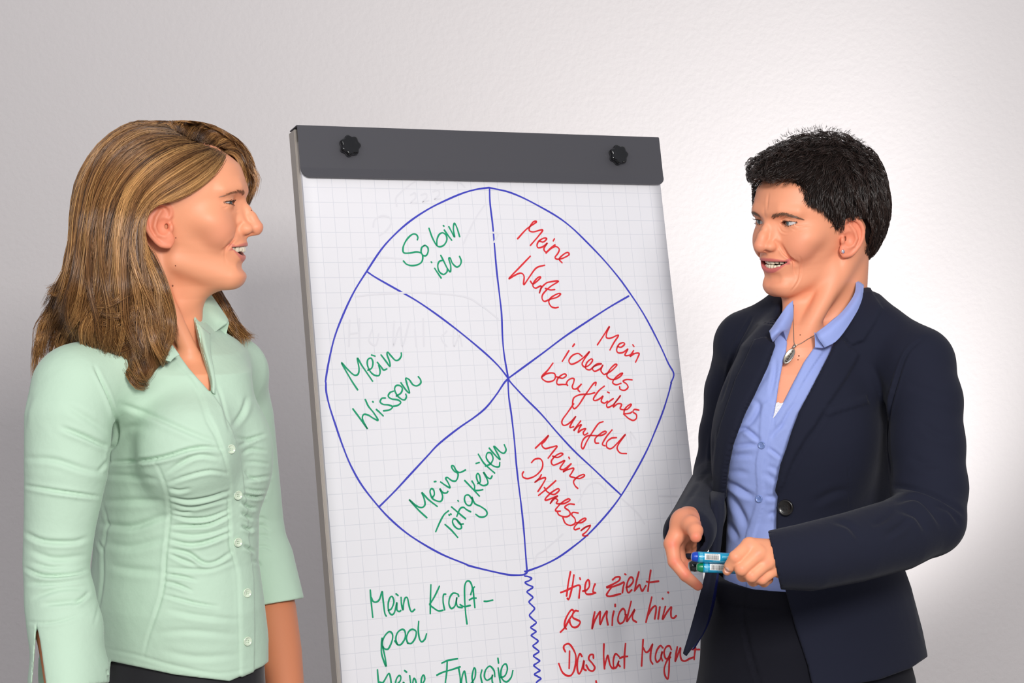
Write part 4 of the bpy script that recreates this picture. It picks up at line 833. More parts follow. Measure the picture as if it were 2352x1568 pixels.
rad2 = np.tile(np.interp(np.linspace(0, 1, 14), [0, .1, .8, 1], [.0003, .0004, .0003, .00008]), (len(P2), 1))
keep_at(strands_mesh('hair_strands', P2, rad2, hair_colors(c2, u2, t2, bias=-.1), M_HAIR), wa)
dmF = DepthMap(lambda P: hairhull(P), 420, 620, 620, 850, 5, 2.40, 2.75)
farl = [[(470, 655), (492, 690), (512, 725), (530, 760), (548, 790), (556, 803)], [(480, 655), (502, 688), (524, 722), (540, 752), (560, 778), (566, 795)], [(490, 656), (512, 690), (530, 720), (545, 745), (562, 768), (578, 772)], [(500, 660), (517, 690), (528, 715), (540, 740), (552, 760), (572, 768)]]
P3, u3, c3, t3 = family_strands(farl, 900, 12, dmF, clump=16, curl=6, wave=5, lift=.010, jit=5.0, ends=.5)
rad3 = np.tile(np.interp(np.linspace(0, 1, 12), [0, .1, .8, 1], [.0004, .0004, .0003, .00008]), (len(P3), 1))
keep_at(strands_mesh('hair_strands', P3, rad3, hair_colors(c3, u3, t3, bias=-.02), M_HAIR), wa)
crownf = [[(398, 306), (388, 286), (365, 281), (330, 281), (296, 288)], [(412, 304), (402, 284), (380, 279), (350, 279), (315, 284)], [(420, 304), (414, 283), (400, 280), (420, 279), (455, 283)], [(428, 306), (424, 284), (440, 280), (470, 285), (500, 295)]]
P4, u4, c4, t4 = family_strands(crownf, 600, 12, dmA, clump=20, wave=1, lift=.006, jit=1.5, ends=.4)
keep_at(strands_mesh('hair_strands', P4, np.tile(np.interp(np.linspace(0, 1, 12), [0, .1, .8, 1], [.0003, .0004, .0003, .00008]), (len(P4), 1)), hair_colors(c4, u4, t4, bias=-.05), M_HAIR), wa)
zl = lambda t: [(60 + float(a.split(',')[0]) / 2.635, 600 + float(a.split(',')[1]) / 2.635) for a in t.split()]
LK = []; LU = []
for li, (t, cnt, sp, ml) in enumerate((('540,60 520,250 500,430 520,600 560,700 540,790 500,812', 230, 7, .010), ('560,160 560,380 600,600 640,720 700,772 762,750', 260, 8, .012), ('600,300 620,530 680,680 740,768', 200, 8, .011), ('720,100 740,330 780,500 840,620 862,700 800,722', 220, 6, .012), ('690,-80 790,80 860,280 880,420 850,520 830,600', 200, 6, .010), ('730,-60 830,130 893,340 880,480 840,560 872,612', 150, 4, .011),
        ('320,20 270,100 205,150 150,182', 130, 4, .014), ('300,110 240,185 170,200 138,168', 110, 3, .016), ('360,60 265,210 185,330 125,430 100,520 112,592', 260, 8, .012), ('270,220 170,330 100,400 80,500 58,620 60,700', 90, 8, .012), ('400,160 300,330 230,450 200,540 262,602 372,642', 240, 6, .014), ('420,260 340,410 350,530 400,562 422,528', 150, 4, .014),
        ('660,150 565,222 480,270 415,272', 110, 3, .022), ('660,260 565,332 480,322 436,298', 100, 3, .022), ('670,160 645,330 565,402 500,440 470,484', 110, 4, .018), ('650,480 562,540 520,500 508,420', 90, 4, .018), ('480,20 440,200 400,350 380,450 400,520 442,542', 230, 8, .013), ('700,260 692,450 722,560 690,604', 140, 5, .015), ('620,60 600,250 640,450 660,620 700,700', 230, 9, .011), ('440,100 470,280 460,430 500,560 520,640', 230, 9, .011), ('240,300 190,420 150,520 140,580', 130, 9, .012))):
    g = resample(zl(t), 16); T = np.gradient(g, axis=0); T /= np.linalg.norm(T, axis=1)[:, None] + 1e-9; Nn = np.c_[-T[:, 1], T[:, 0]]; s_ = np.linspace(0, 1, 16)
    o_ = RNG.normal(0, 1, (cnt, 1)); prof = sp * (1.5 - 1.1 * np.sin(np.clip(s_ * 1.1, 0, 1) * math.pi * .5)) + 1.0; ex = RNG.normal(0, .5, (cnt, 1)) * 5 * s_ ** 3
    P_ = g[None] + Nn[None] * (o_ * prof[None] + ex)[..., None] + (T[0] * 1.0)[None, None] * RNG.uniform(-14, 10, (cnt, 1))[..., None] * (1 - s_)[None, :, None]; Ls = RNG.uniform(.72, 1.0, (cnt, 1)); f = s_[None] * Ls * 15; jj = np.clip(f.astype(int), 0, 14); b_ = (f - jj)[..., None]; rr_ = np.arange(cnt)[:, None]
    P_ = P_[rr_, jj] * (1 - b_) + P_[rr_, jj + 1] * b_
    d_ = dmA(P_[..., 0], P_[..., 1]) - ml * np.sin(np.clip(s_ * 1.3 + .05, 0, 1) * math.pi * .6)[None] * (.55 + .45 * RNG.uniform(0, 1, (cnt, 1))) - .001 * o_ ** 2
    d_ = d_ + .013 * (1 - np.clip(s_ / .16, 0, 1))[None]
    LK.append(WV(P_[..., 0], P_[..., 1], d_)); LU.append(np.full(cnt, li * .173 % 1) + RNG.normal(0, .02, cnt))
LK = np.concatenate(LK); LU = np.concatenate(LU)
keep_at(strands_mesh('hair_strands', LK, np.tile(np.interp(np.linspace(0, 1, 16), [0, .1, .75, 1], [.0001, .00038, .00032, .00007]), (len(LK), 1)), hair_colors((LU * 900).astype(int) % 900, LU, np.full((len(LK), 16), .5), bias=.0), M_HAIR), wa)
# flyaways and flipped ends
fly = []
for g in [[(170, 600), (160, 630), (135, 650), (112, 664)], [(165, 640), (140, 655), (120, 668), (100, 700)], [(175, 560), (168, 600), (160, 640), (168, 660)], [(120, 700), (100, 730), (90, 780), (96, 820)], [(100, 760), (85, 800), (78, 850), (82, 880)], [(255, 700), (310, 715), (350, 700), (372, 690)], [(240, 740), (300, 755), (345, 740), (380, 760)], [(250, 820), (290, 850), (330, 880), (350, 850)], [(150, 780), (180, 830), (220, 845), (230, 820)],
          [(545, 765), (560, 772), (575, 770), (583, 774)], [(560, 360), (575, 385), (590, 410), (580, 450)], [(110, 720), (95, 760), (85, 790), (100, 830)]]:
    for k in range(42):
        fly.append(resample(np.array(g, float) + RNG.normal(0, 3.5, (1, 2)) + RNG.normal(0, 2.5, (len(g), 2)), 9))
fly = np.array(fly); dd = dmA(fly[..., 0], fly[..., 1]) - .008 - .006 * RNG.uniform(0, 1, (len(fly), 1)); dd = np.where(fly[:, :1, 0] > 540, np.where(fly[:, :1, 1] > 600, 2.49, 2.42), dd)
Pf = WV(fly[..., 0], fly[..., 1], dd); keep_at(strands_mesh('hair_strands', Pf, np.tile(np.linspace(.00032, .00008, 9), (len(Pf), 1)), hair_colors(np.arange(len(Pf)) % 50, RNG.uniform(0, 1, len(Pf)), np.full((len(Pf), 9), .5), bias=.12), M_HAIR), wa)
# ---- pale green blouse
z3 = lambda t: [(float(a.split(',')[0]) / 1.99, 780 + float(a.split(',')[1]) / 1.99) for a in t.split()]
def blouse_solid(P):
    t = torsoA(P, .004)
    sh = s_chain(P, [W(190, 885, 2.285), W(300, 835, 2.33), W(395, 812, 2.37), W(470, 835, 2.44), W(530, 855, 2.52)], [.052, .050, .046, .042, .052], .03); t = smin(t, sh, .05)
    fv = lambda r, f, px, py, d: W(px, py, d)
    t = smin(t, s_ell(P, W(430, 1035, 2.285), (.062, .055, .068)), .030)          # bust
    t = smin(t, s_ell(P, W(562, 1045, 2.375), (.036, .045, .062)), .026)
    a = armA(P, .0045)
    near = s_chain(P, [W(146, 1380, 2.22), W(155, 1440, 2.21), W(160, 1560, 2.20), W(164, 1620, 2.19)], [.0385, .041, .0475, .050], .01)
    far = s_chain(P, [W(612, 1290, 2.57), W(632, 1392, 2.535)], [.038, .0405], .01)
    a = np.minimum(smin(a, near, .015), smin(a, far, .015))
    return smin(t, a, .016)
zhem = lambda P: np.interp(PX(P)[0], [150, 241, 402, 527, 603, 640], [1500, 1515, 1549, 1564, 1530, 1500])
def blouseA(P):
    d = blouse_solid(P); px, py = PX(P); y = P[:, 1]; mpp = y / F
    torso_zone = (px > 215 + (py - 1500) * .2)
    # lower edges: shirt hem, far cuff; sleeves below the cuffs
    near_arm = s_chain(P, [W(172, 895, 2.275), W(132, 1300, 2.235), W(160, 1640, 2.19)], [.06, .06, .065]); far_arm = s_chain(P, [SL, W(600, 1300, 2.565), W(660, 1560, 2.50)], [.05, .052, .058])
    hem = (py - zhem(P)) * mpp; hem = np.where((y < 2.33) & (px < 262 - np.clip(py - 1300, 0, 300) * .04), (py - (1568 - (px - 245) * .10)) * mpp, hem)
    hem = np.where(((px > 617) | ((y > 2.455) & (px > 590))) & (py > 1200), (py - (1388 - (px - 610) * .17)) * mpp, hem)
    d = smax(d, hem, .002)
    # hollow: the body is inside
    inner = np.maximum(chestA(P) + .002, np.maximum(px - 545, 250 - px) * mpp)
    d = smax(d, -inner, .001)
    # opening at the neck
    v = poly_sd(px, py, [(380, 640), (392, 790), (430, 843), (476, 897), (485, 899), (486, 870), (472, 830), (462, 795), (455, 765), (447, 735), (462, 690), (470, 640)]) * mpp
    d = smax(d, -np.maximum(v, y - 2.43), .0015)
    d = smax(d, -(neckA(P) - .0035), .003)
    # cuff slit on the near sleeve
    sl = poly_sd(px, py, [(84, 1432), (92, 1470), (106, 1570), (60, 1620), (74, 1568), (80, 1500)]) * mpp; d = smax(d, -np.maximum(sl, y - 2.22), .001)
    return d
V, Q = isosurf(blouseA, (-.70, 2.13, .84), (-.24, 2.66, 1.42), .0019)
N = vnormals(V, Q)
px, py = PX(V); fz = (V[:, 1] < 2.42)
plk = [(395, 795), (432, 846), (478, 898), (486, 902), (512, 945), (533, 990), (549, 1040), (556, 1090), (562, 1140), (567, 1200), (573, 1260), (582, 1330), (584, 1450), (582, 1562), (553, 1564), (550, 1450), (545, 1330), (540, 1290), (529, 1235), (526, 1150), (522, 1080), (512, 1030), (496, 985), (478, 950), (462, 905), (440, 870), (408, 838), (380, 810)]
pd = poly_sd(px, py, plk); V = V + N * (np.clip(.5 - pd / 3.0, 0, 1) * .0019 * fz)[:, None].astype(f32)
S = []
def F_(t, dep, w, rg=.55): S.append((z3(t), dep * 1.35, max(w, 3.4) * 1.12, rg))
# armhole, seams
F_('430,120 500,270 535,400 530,470 500,510 498,570', .0040, 3.2, .5); F_('705,545 740,620 765,700 775,800 765,900 755,1000 750,1100 735,1180 710,1260 680,1350 655,1450', .0016, 2, .4)
F_('465,730 490,840 470,960 470,1080 455,1200 430,1300', .0014, 2, .4); F_('118,1290 240,1292 372,1255', .0014, 1.8, .5)
# sleeve
for t, a, w in (('280,400 380,440 470,480 512,490', .0035, 5), ('105,665 250,690 380,708 462,718', .0036, 3.6), ('110,540 250,550 380,590 480,610', .002, 6), ('110,880 200,920 330,925 400,905', .0034, 5), ('130,960 250,1000 400,985', .002, 6), ('108,1040 200,1078 330,1072 402,1050', .0036, 4), ('150,1180 260,1140 390,1130', .0026, 6), ('120,1110 240,1115 390,1095', .002, 5), ('330,1215 380,1180 410,1150', .002, 4), ('140,250 115,330 108,420', .002, 6), ('300,300 400,360 500,430', .0018, 8),
                ('150,1020 230,1040 300,1035', .0016, 4), ('200,1210 300,1200 380,1190', .0022, 5), ('450,600 480,570 500,540', .002, 4)):
    F_(t, a, w)
# bust and waist
for t, a, w in (('500,560 600,556 700,546 780,528 860,503 940,492 1010,498', .0050, 4.2), ('540,290 700,350 860,420 960,460 1005,480', .0022, 6), ('480,620 600,625 720,640', .0022, 6), ('470,740 600,735 750,738', .0022, 7), ('450,840 600,855 720,815 780,800', .0030, 7), ('480,930 600,945 760,905', .0020, 8), ('500,1030 600,1050 740,1060', .0018, 8), ('450,920 462,950 470,970', .002, 3), ('560,430 600,400 680,395', .0016, 8),
                ('760,610 830,560 910,528 1000,540', .0026, 4), ('765,655 860,622 960,600 1045,612', .0020, 3.6), ('775,720 860,735 960,720 1052,690', .0034, 3.4), ('778,745 870,765 960,748 1052,725', .0022, 3), ('785,800 870,818 960,812 1050,775', .0028, 3.2), ('785,850 880,850 960,842 1052,800', .0042, 3.4), ('778,880 880,895 980,880 1052,850', .0024, 3), ('775,915 860,935 940,925 1052,882', .0044, 3.6), ('765,955 860,975 930,1020 990,1015 1060,968', .0034, 3.8), ('770,975 830,1005 900,1030', .0022, 3), ('758,1040 860,1050 960,1048 1070,1010', .0018, 4), ('752,1070 840,1085 900,1100', .0028, 3.2), ('750,1105 810,1120 880,1148', .0026, 3), ('745,1165 820,1185 900,1205 1000,1220', .0024, 3.4), ('760,1230 900,1260 1090,1280', .0016, 6), ('720,1340 860,1330 1090,1350', .0012, 7), ('740,1420 900,1450 1090,1440', .0012, 7), ('770,680 820,690 870,680', .0018, 2.6), ('790,780 830,790 880,785', .0018, 2.4),
                ('1075,445 1130,455 1215,432', .0030, 2.6), ('1085,490 1120,470 1170,452', .0020, 2.4), ('1105,520 1150,500 1220,510', .0024, 3), ('1115,560 1170,560 1235,570', .0018, 3), ('1120,600 1140,625 1180,640', .0022, 2.6), ('1120,640 1180,632 1245,622', .0024, 2.6), ('1118,680 1170,692 1225,690', .0024, 2.6), ('1112,708 1160,718 1215,715', .0044, 3), ('1105,740 1140,768 1175,770', .0040, 3), ('1105,790 1140,815 1160,818', .0034, 2.6), ('1105,850 1140,868 1160,860', .0040, 3.4), ('1115,940 1140,955 1165,972', .0034, 2.6), ('1150,1010 1180,1020 1190,1035', .002, 3),
                ('1060,400 1110,330 1130,260', .0026, 5), ('975,180 1010,260 1050,420', .0012, 3),
                ('1165,860 1200,850 1230,870', .0016, 3), ('1170,900 1210,895 1238,910', .0016, 3), ('1165,950 1210,945 1250,965', .0014, 3), ('1170,820 1200,815 1225,830', .0016, 3)):
    F_(t, a, w)
# stitching along placket, hem and collar
for t in ('820,140 880,210 920,290 945,370 985,440 1010,500 1035,560 1052,660 1045,760 1052,860 1052,940 1075,1010 1090,1080 1095,1200 1100,1350 1105,1510', '480,1410 620,1440 800,1490 1000,1525 1150,1500'): F_(t, .0010, 1.6, .3)
V = folds(V, N, S); V = relax(V, Q, 1, .25)
M_BLOUSE = mat('blouse_cotton', srgb(186, 211, 189), .72, spec=.25, sheen=.15, bump=[(1500, .10, .0004, 'weave'), (38, .22, .006, 'noise')])
bl = mesh_obj('blouse', V, Q, M_BLOUSE); keep_at(bl, wa)
dmBl = DepthMap(blouseA, 360, 640, 640, 1568, 6, 2.05, 2.7)
M_BUT = mat('button_shell', srgb(206, 220, 196), .15, coat=.8, var=(200, .12)); M_BUTH = mat('button_hole', srgb(90, 120, 88), .6)
def button(px, py, r, d, nrmv, m, mh, parent, name='button', t=.0022):
    c = W(px, py, d); n = Vector(nrmv).normalized(); rot = n.to_track_quat('Z', 'Y').to_matrix(); bm = bmesh.new(); V = []; Fc = []; ns = 28
    prof = [(0, .45), (.30, .45), (.55, .5), (.72, .62), (.82, 1), (.93, .98), (1, .7), (1, .2), (.9, 0)]
    for rr, h in prof:
        for k in range(ns): a = 2 * math.pi * k / ns; V.append(Vector(c) + rot @ Vector((rr * r * math.cos(a), rr * r * math.sin(a), h * t)))
    for i in range(len(prof) - 1):
        for k in range(ns): Fc.append((i * ns + k, i * ns + (k + 1) % ns, (i + 1) * ns + (k + 1) % ns, (i + 1) * ns + k))
    o = mesh_obj(name, V, Fc, m, parent); 
    hb = bmesh.new()
    for sx, sy in ((.2, .2), (-.2, .2), (.2, -.2), (-.2, -.2)):
        g = bmesh.ops.create_uvsphere(hb, u_segments=8, v_segments=6, radius=r * .09)
        for v in g['verts']: v.co = Vector(c) + rot @ (Vector((sx * r, sy * r, .45 * t)) + Vector((v.co.x, v.co.y, v.co.z * .5)))
    me = bpy.data.meshes.new('tmp'); hb.to_mesh(me); hb.free(); me.materials.append(mh)
    # holes joined into the button mesh as a second material
    bm = bmesh.new(); bm.from_mesh(o.data); k0 = len(bm.faces); bm.from_mesh(me); bm.faces.ensure_lookup_table()
    for i in range(k0, len(bm.faces)): bm.faces[i].material_index = 1
    bm.to_mesh(o.data); bm.free(); o.data.materials.append(mh); o.data.polygons.foreach_set('use_smooth', np.ones(len(o.data.polygons), bool)); return o
def sub(o, par): o.parent = par; o.matrix_parent_inverse = Matrix(); return o
for bx, by in ((530, 1031), (546, 1137), (546, 1245), (567, 1361), (568, 1472)):
    o = button(bx, by, .0060, float(dmBl(bx, by)) - .0035, (.62, -.78, .05), M_BUT, M_BUTH, bl)
    o.matrix_parent_inverse = bl.matrix_parent_inverse.inverted() if False else Matrix()
    o.parent = bl; o.matrix_parent_inverse = Matrix.Translation(-Vector(wa.location)).inverted() @ Matrix.Translation(-Vector(wa.location))
# collar leaf on the far side, folded over, and the stand below it
def sub(o, par): o.parent = par; o.matrix_parent_inverse = Matrix(); return o
sub(patch('collar', [[(468, 655, 2.440), (496, 693, 2.435), (520, 728, 2.43), (524, 737, 2.43)], [(463, 668, 2.425), (484, 704, 2.415), (505, 730, 2.415), (522, 742, 2.42)], [(455, 690, 2.40), (466, 718, 2.395), (488, 742, 2.405), (508, 752, 2.415)], [(446, 733, 2.365), (460, 749, 2.375), (480, 766, 2.390), (497, 760, 2.405)]], M_BLOUSE, None), bl)
sub(patch('collar', [[(523, 734, 2.432), (525, 738, 2.432), (526, 742, 2.432)], [(507, 750, 2.428), (514, 760, 2.432), (519, 770, 2.434)], [(497, 760, 2.425), (506, 770, 2.43), (516, 779, 2.434)]], M_BLOUSE, None), bl)
dmC = DepthMap(lambda P: np.minimum(np.minimum(blouseA(P), skinA(P)), chestA(P)), 400, 700, 560, 920, 4, 2.05, 2.7)
def dz(pts, off):
    y_ = np.array([p[1] for p in pts], float); z_ = np.array([float(dmC(*p)) for p in pts]); c_ = np.polyfit(y_ - 800, z_, 2); return [(p[0], p[1], float(np.polyval(c_, p[1] - 800)) - off - .001) for p in pts]
sub(patch('collar', [dz([(446, 733), (451, 760), (459, 795), (471, 835), (484, 880), (485, 899)], .002), dz([(462, 750), (466, 775), (470, 800), (480, 838), (489, 878), (489, 902)], .004), dz([(482, 766), (482, 790), (484, 815), (490, 845), (495, 880), (494, 905)], .002)], M_BLOUSE, None), bl)
sub(patch('collar', [[(372, 770, 2.30), (392, 788, 2.29), (412, 815, 2.285)], [(368, 790, 2.29), (385, 803, 2.28), (400, 822, 2.278)], [(355, 815, 2.28), (375, 825, 2.272), (392, 830, 2.270)]], M_BLOUSE, None), bl)
# ---- black trousers and shoes
M_TRA = mat('trousers_black', srgb(22, 21, 26), .75, sheen=.2, bump=[(900, .1, .0004, 'weave')])
def legs(P, hip, z_hip, yaw, sp=.085, r0=.088):
    c, s = math.cos(yaw), math.sin(yaw); d = None
    for k in (-1, 1):
        hx, hy = hip[0] + k * sp * c, hip[1] + k * sp * s
        e = s_chain(P, [(hx, hy, z_hip), (hx, hy, z_hip - .38), (hx + .0 * s, hy, .10)], [r0, .066, .062], .0); d = e if d is None else np.minimum(d, e)
    return d
hipA = W(405, 1560, 2.41)
def trA(P):
    px, py = PX(P); d = smin(torsoA(P, -.004), legs(P, hipA, .80, -TA), .05); return np.maximum(np.maximum(d, (1478 - py) * P[:, 1] / F), .07 - P[:, 2])
tor_low = W(0, 1640, 2.4)[2]
def trA2(P):
    d = smin(s_cap(P, (hipA[0], hipA[1], .87), (hipA[0], hipA[1], .82), .10, .11), legs(P, hipA, .82, -TA), .05); px, py = PX(P)
    d = smin(d, torsoA(P, -.004), .02); return np.maximum(np.maximum(d, (1490 - py) * P[:, 1] / F), .05 - P[:, 2])
V, Q = isosurf(trA2, (hipA[0] - .26, hipA[1] - .26, .04), (hipA[0] + .26, hipA[1] + .26, 1.0), .006)
o = mesh_obj('trousers', V, Q, M_TRA); keep_at(o, wa)
M_SHOE = mat('shoe_black_leather', srgb(18, 17, 18), .35)
def shoes(hip, yaw, face, parent, sp=.085):
    c, s = math.cos(yaw), math.sin(yaw); fx, fy = face
    for k in (-1, 1):
        hx, hy = hip[0] + k * sp * c, hip[1] + k * sp * s
        f = lambda P: np.maximum(smin(smin(s_cap(P, (hx - fx * .03, hy - fy * .03, .035), (hx + fx * .13, hy + fy * .13, .022), .036, .030), s_cap(P, (hx - fx * .02, hy - fy * .02, .05), (hx, hy, .09), .034, .036), .02), s_cap(P, (hx - fx * .05, hy - fy * .05, .03), (hx - fx * .05, hy - fy * .05, .0), .022, .02), .01), -P[:, 2] + .001)
        V, Q = isosurf(f, (hx - .2, hy - .2, -.01), (hx + .2, hy + .2, .14), .005); o = mesh_obj('shoe', V, Q, M_SHOE); keep_at(o, parent)
shoes(hipA, -TA, (math.sin(TA), -math.cos(TA)), wa)
# ================================================================== woman on the right: short dark hair, navy blazer, blue shirt
PB = dict(eye=(.0305, .0795, .0300), lid=(.0135, .0026, .0034, .0006), ear=(.0655, .0090), nose=(0, .1195, -.0015), w=.98, lip=(206, 108, 104),
          mouth=dict(zu=-.0268, zl=-.0374, zc=-.0272, xc=.0295, yF=.1040, yC=.0840, ylow=.002, hu=.0040, hl=.0062, ru=.0032))
_p, _pi, _ro = .9639, .125, .0521
FB = Frame((.4384, 2.6, 1.5043), (-math.sin(_p) * math.cos(_pi), -math.cos(_p) * math.cos(_pi), -math.sin(_pi)), (math.sin(_ro) * math.cos(_p), -math.sin(_ro) * math.sin(_p), math.cos(_ro)), scale=.941)
TB = math.radians(38)
wb = tag(empty('person', (FB.o[0], FB.o[1], 0)), 'woman with short dark hair in a navy blazer over a blue shirt, holding markers', 'person')
loftB = Loft([(716, 1800, 1985, 2.62, .9), (742, 1745, 2068, 2.62, .60), (790, 1700, 2120, 2.62, .60), (850, 1680, 2115, 2.615, .62), (930, 1668, 2095, 2.61, .66), (1000, 1655, 2080, 2.61, .70), (1075, 1646, 2065, 2.61, .72), (1180, 1648, 2052, 2.61, .74), (1260, 1645, 2058, 2.61, .75), (1350, 1636, 2090, 2.61, .76), (1450, 1630, 2116, 2.61, .77), (1520, 1628, 2130, 2.61, .77), (1620, 1628, 2136, 2.61, .77)], TB, .7)
def baseB(P, g=0.0):
    t = loftB(P, g); t = smin(t, s_ell(P, W(1880, 1010, 2.525), (.070 + g, .055 + g, .085)), .06); t = smin(t, s_ell(P, W(1735, 1000, 2.550), (.050 + g, .055 + g, .080)), .05)
    return smin(t, s_chain(P, [W(1720, 790, 2.70), W(1810, 750, 2.655), W(1900, 735, 2.62), W(2000, 770, 2.565), W(2105, 835, 2.52)], np.array([.050, .046, .040, .045, .050]) + g, .02), .04)
def armB(P, g=0.0):
    L = s_chain(P, [W(2106, 838, 2.51), W(2124, 920, 2.49), W(2129, 1020, 2.47), W(2135, 1120, 2.445), W(2132, 1192, 2.42)], np.array([.050, .0500, .0500, .0500, .0480]) + g, .01)
    L = smin(L, s_chain(P, [W(2132, 1192, 2.42), W(2060, 1228, 2.37), W(1960, 1256, 2.315), W(1860, 1278, 2.27), W(1780, 1285, 2.24), W(1740, 1288, 2.225)], np.array([.0480, .0475, .0455, .0430, .0370, .034]) + g), .012)
    R = s_chain(P, [W(1716, 800, 2.72), W(1692, 900, 2.745), W(1674, 1000, 2.765), W(1660, 1085, 2.765)], np.array([.048, .047, .044, .040]) + g, .01)
    R = smin(R, s_chain(P, [W(1660, 1090, 2.765), W(1626, 1142, 2.66), W(1598, 1195, 2.52), W(1582, 1224, 2.44)], np.array([.040, .036, .035, .035]) + g), .02)
    return np.minimum(L, R)
def armskinB(P):
    L = s_chain(P, [W(2130, 1190, 2.42), W(1960, 1256, 2.315), W(1860, 1275, 2.27), W(1795, 1284, 2.24)], [.036, .034, .028, .0235])
    R = s_chain(P, [W(1660, 1090, 2.765), W(1628, 1142, 2.66), W(1595, 1190, 2.50), W(1576, 1202, 2.425)], [.034, .032, .0235, .0205])
    return np.minimum(L, R)
def neckB(P):
    d = s_cap(P, FB.to_world((0, -.028, -.02))[0], W(1896, 780, 2.625), .0485, .0510)
    d = smin(d, s_cap(P, FB.to_world((-.048, -.015, -.028))[0], W(1832, 800, 2.535), .0090, .0070), .018)
    d = smin(d, s_cap(P, FB.to_world((.050, -.015, -.028))[0], W(1806, 800, 2.54), .0095, .0075), .012)
    d = smin(d, s_cap(P, FB.to_world((0, .030, -.080))[0], W(1822, 770, 2.555), .012, .010), .016)
    return d
def skinB(P): return smin(head_sdf(PB, FB.to_local(P)), neckB(P), .020)
def chestB(P):
    d = smin(baseB(P, -.022), neckB(P), .02)
    d = smin(d, s_chain(P, [W(1818, 806, 2.535), W(1880, 800, 2.53), W(1960, 790, 2.55)], [.009, .008, .008]), .015)
    return d
fullB = lambda P: smin(skinB(P), chestB(P), .02)
zb0 = W(0, 1010, 2.55)[2]
V, Q = isosurf(lambda P: np.maximum(fullB(P), zb0 - P[:, 2]), (.27, 2.40, 1.17), (.62, 2.78, 1.65), .00125)
partsB = [(V, Q, head_colors(PB, FB.to_local(V), skin=(236, 158, 122)))]
def hlB(P):   # her left hand, fingers curled round the two pens
    w_ = lambda l: [W(*q) for q in l]
    d = armskinB(P)
    for kx, ky, kd, r in ((1721, 1252, 2.206, .0100), (1742, 1270, 2.200, .0102), (1762, 1290, 2.203, .0096), (1778, 1307, 2.212, .0088)):
        d = smin(d, s_cap(P, W(1798, 1276 + (ky - 1275) * .35, 2.236), W(kx, ky, kd), .0150, r), .008)
    d = smin(d, s_cap(P, W(1795, 1272, 2.238), W(1748, 1282, 2.222), .018, .013), .012)
    for ch, rr in (([(1721, 1252, 2.206), (1689, 1279, 2.192), (1677, 1299, 2.199), (1670, 1311, 2.206)], [.0092, .0080, .0070, .0056]),
                   ([(1742, 1270, 2.200), (1703, 1306, 2.189), (1706, 1321, 2.212), (1722, 1318, 2.230)], [.0094, .0084, .0078, .0066]),
                   ([(1762, 1290, 2.203), (1726, 1322, 2.193), (1730, 1333, 2.214), (1745, 1326, 2.232)], [.0088, .0080, .0072, .0062]),
                   ([(1778, 1307, 2.212), (1750, 1329, 2.203), (1755, 1336, 2.220), (1766, 1330, 2.234)], [.0078, .0070, .0064, .0056])):
        d = smin(d, s_chain(P, w_(ch), rr, .0015), .0028)
    d = smin(d, s_chain(P, w_([(1775, 1262, 2.240), (1735, 1264, 2.256), (1702, 1284, 2.256), (1682, 1296, 2.252)]), [.013, .0115, .0098, .0080], .003), .006)
    d = smax(d, -s_ell(P, W(1669, 1309, 2.1985), (.0042, .002, .0045)), .001)
    return d
def hrB(P):   # her right hand, open, palm turned inwards
    w_ = lambda l: [W(*q) for q in l]
    d = armskinB(P)
    for kx, ky, kd, r in ((1543, 1248, 2.402, .0108), (1556, 1248, 2.420, .0106), (1571, 1248, 2.437, .0100), (1585, 1246, 2.450, .0090)):
        d = smin(d, s_cap(P, W(1576 + (kx - 1560) * .3, 1198, 2.425 + (kd - 2.42) * .5), W(kx, ky, kd), .0150, r), .009)
    for ch, rr in (([(1543, 1248, 2.402), (1549, 1289, 2.392), (1574, 1321, 2.386), (1603, 1345, 2.384)], [.0102, .0090, .0080, .0064]),
                   ([(1556, 1250, 2.420), (1561, 1284, 2.424), (1578, 1302, 2.434), (1592, 1296, 2.446)], [.0098, .0086, .0076, .0062]),
                   ([(1571, 1248, 2.437), (1578, 1276, 2.446), (1588, 1290, 2.458), (1598, 1280, 2.466)], [.0092, .0080, .0070, .0060]),
                   ([(1585, 1246, 2.450), (1591, 1266, 2.460), (1596, 1276, 2.470), (1603, 1268, 2.476)], [.0080, .0070, .0062, .0055])):
        d = smin(d, s_chain(P, w_(ch), rr, .0015), .0030)
    d = smin(d, s_chain(P, w_([(1568, 1200, 2.412), (1588, 1206, 2.392), (1597, 1219, 2.376), (1598, 1232, 2.366)]), [.0150, .0125, .0100, .0080], .003), .008)
    return d
V, Q = isosurf(lambda P: np.maximum(hlB(P), P[:, 0] - .50), (.24, 2.12, .97), (.52, 2.40, 1.14), .0013); hp = W(1705, 1290, 2.2)
c = np.tile(lin(236, 158, 120), (len(V), 1)); px, py = PX(V)
for kx, ky in ((1721, 1252), (1742, 1270), (1762, 1290), (1689, 1280), (1703, 1306), (1726, 1322), (1750, 1329)):
    g = np.exp(-((px - kx) ** 2 + (py - ky) ** 2) / (2 * 6.5 ** 2))[:, None] * .45; c = c * (1 - g) + lin(228, 128, 100) * g
nl = (poly_sd(px, py, [(1665, 1302), (1672, 1303), (1676, 1311), (1671, 1317), (1665, 1313)]) < 0)[:, None] * (V[:, 1:2] < 2.206); c = np.where(nl, lin(238, 186, 170), c)
partsB.append((V, Q, c))
V, Q = isosurf(lambda P: np.maximum(hrB(P), P[:, 1] - 2.60), (.18, 2.33, .95), (.30, 2.64, 1.16), .0013)
c = np.tile(lin(232, 150, 116), (len(V), 1)); px, py = PX(V)
for kx, ky, s_ in ((1598, 1234, 7), (1575, 1320, 8), (1604, 1346, 8), (1550, 1290, 8), (1545, 1250, 8), (1580, 1298, 7)):
    g = np.exp(-((px - kx) ** 2 + (py - ky) ** 2) / (2 * s_ ** 2))[:, None] * .6; c = c * (1 - g) + lin(232, 112, 92) * g
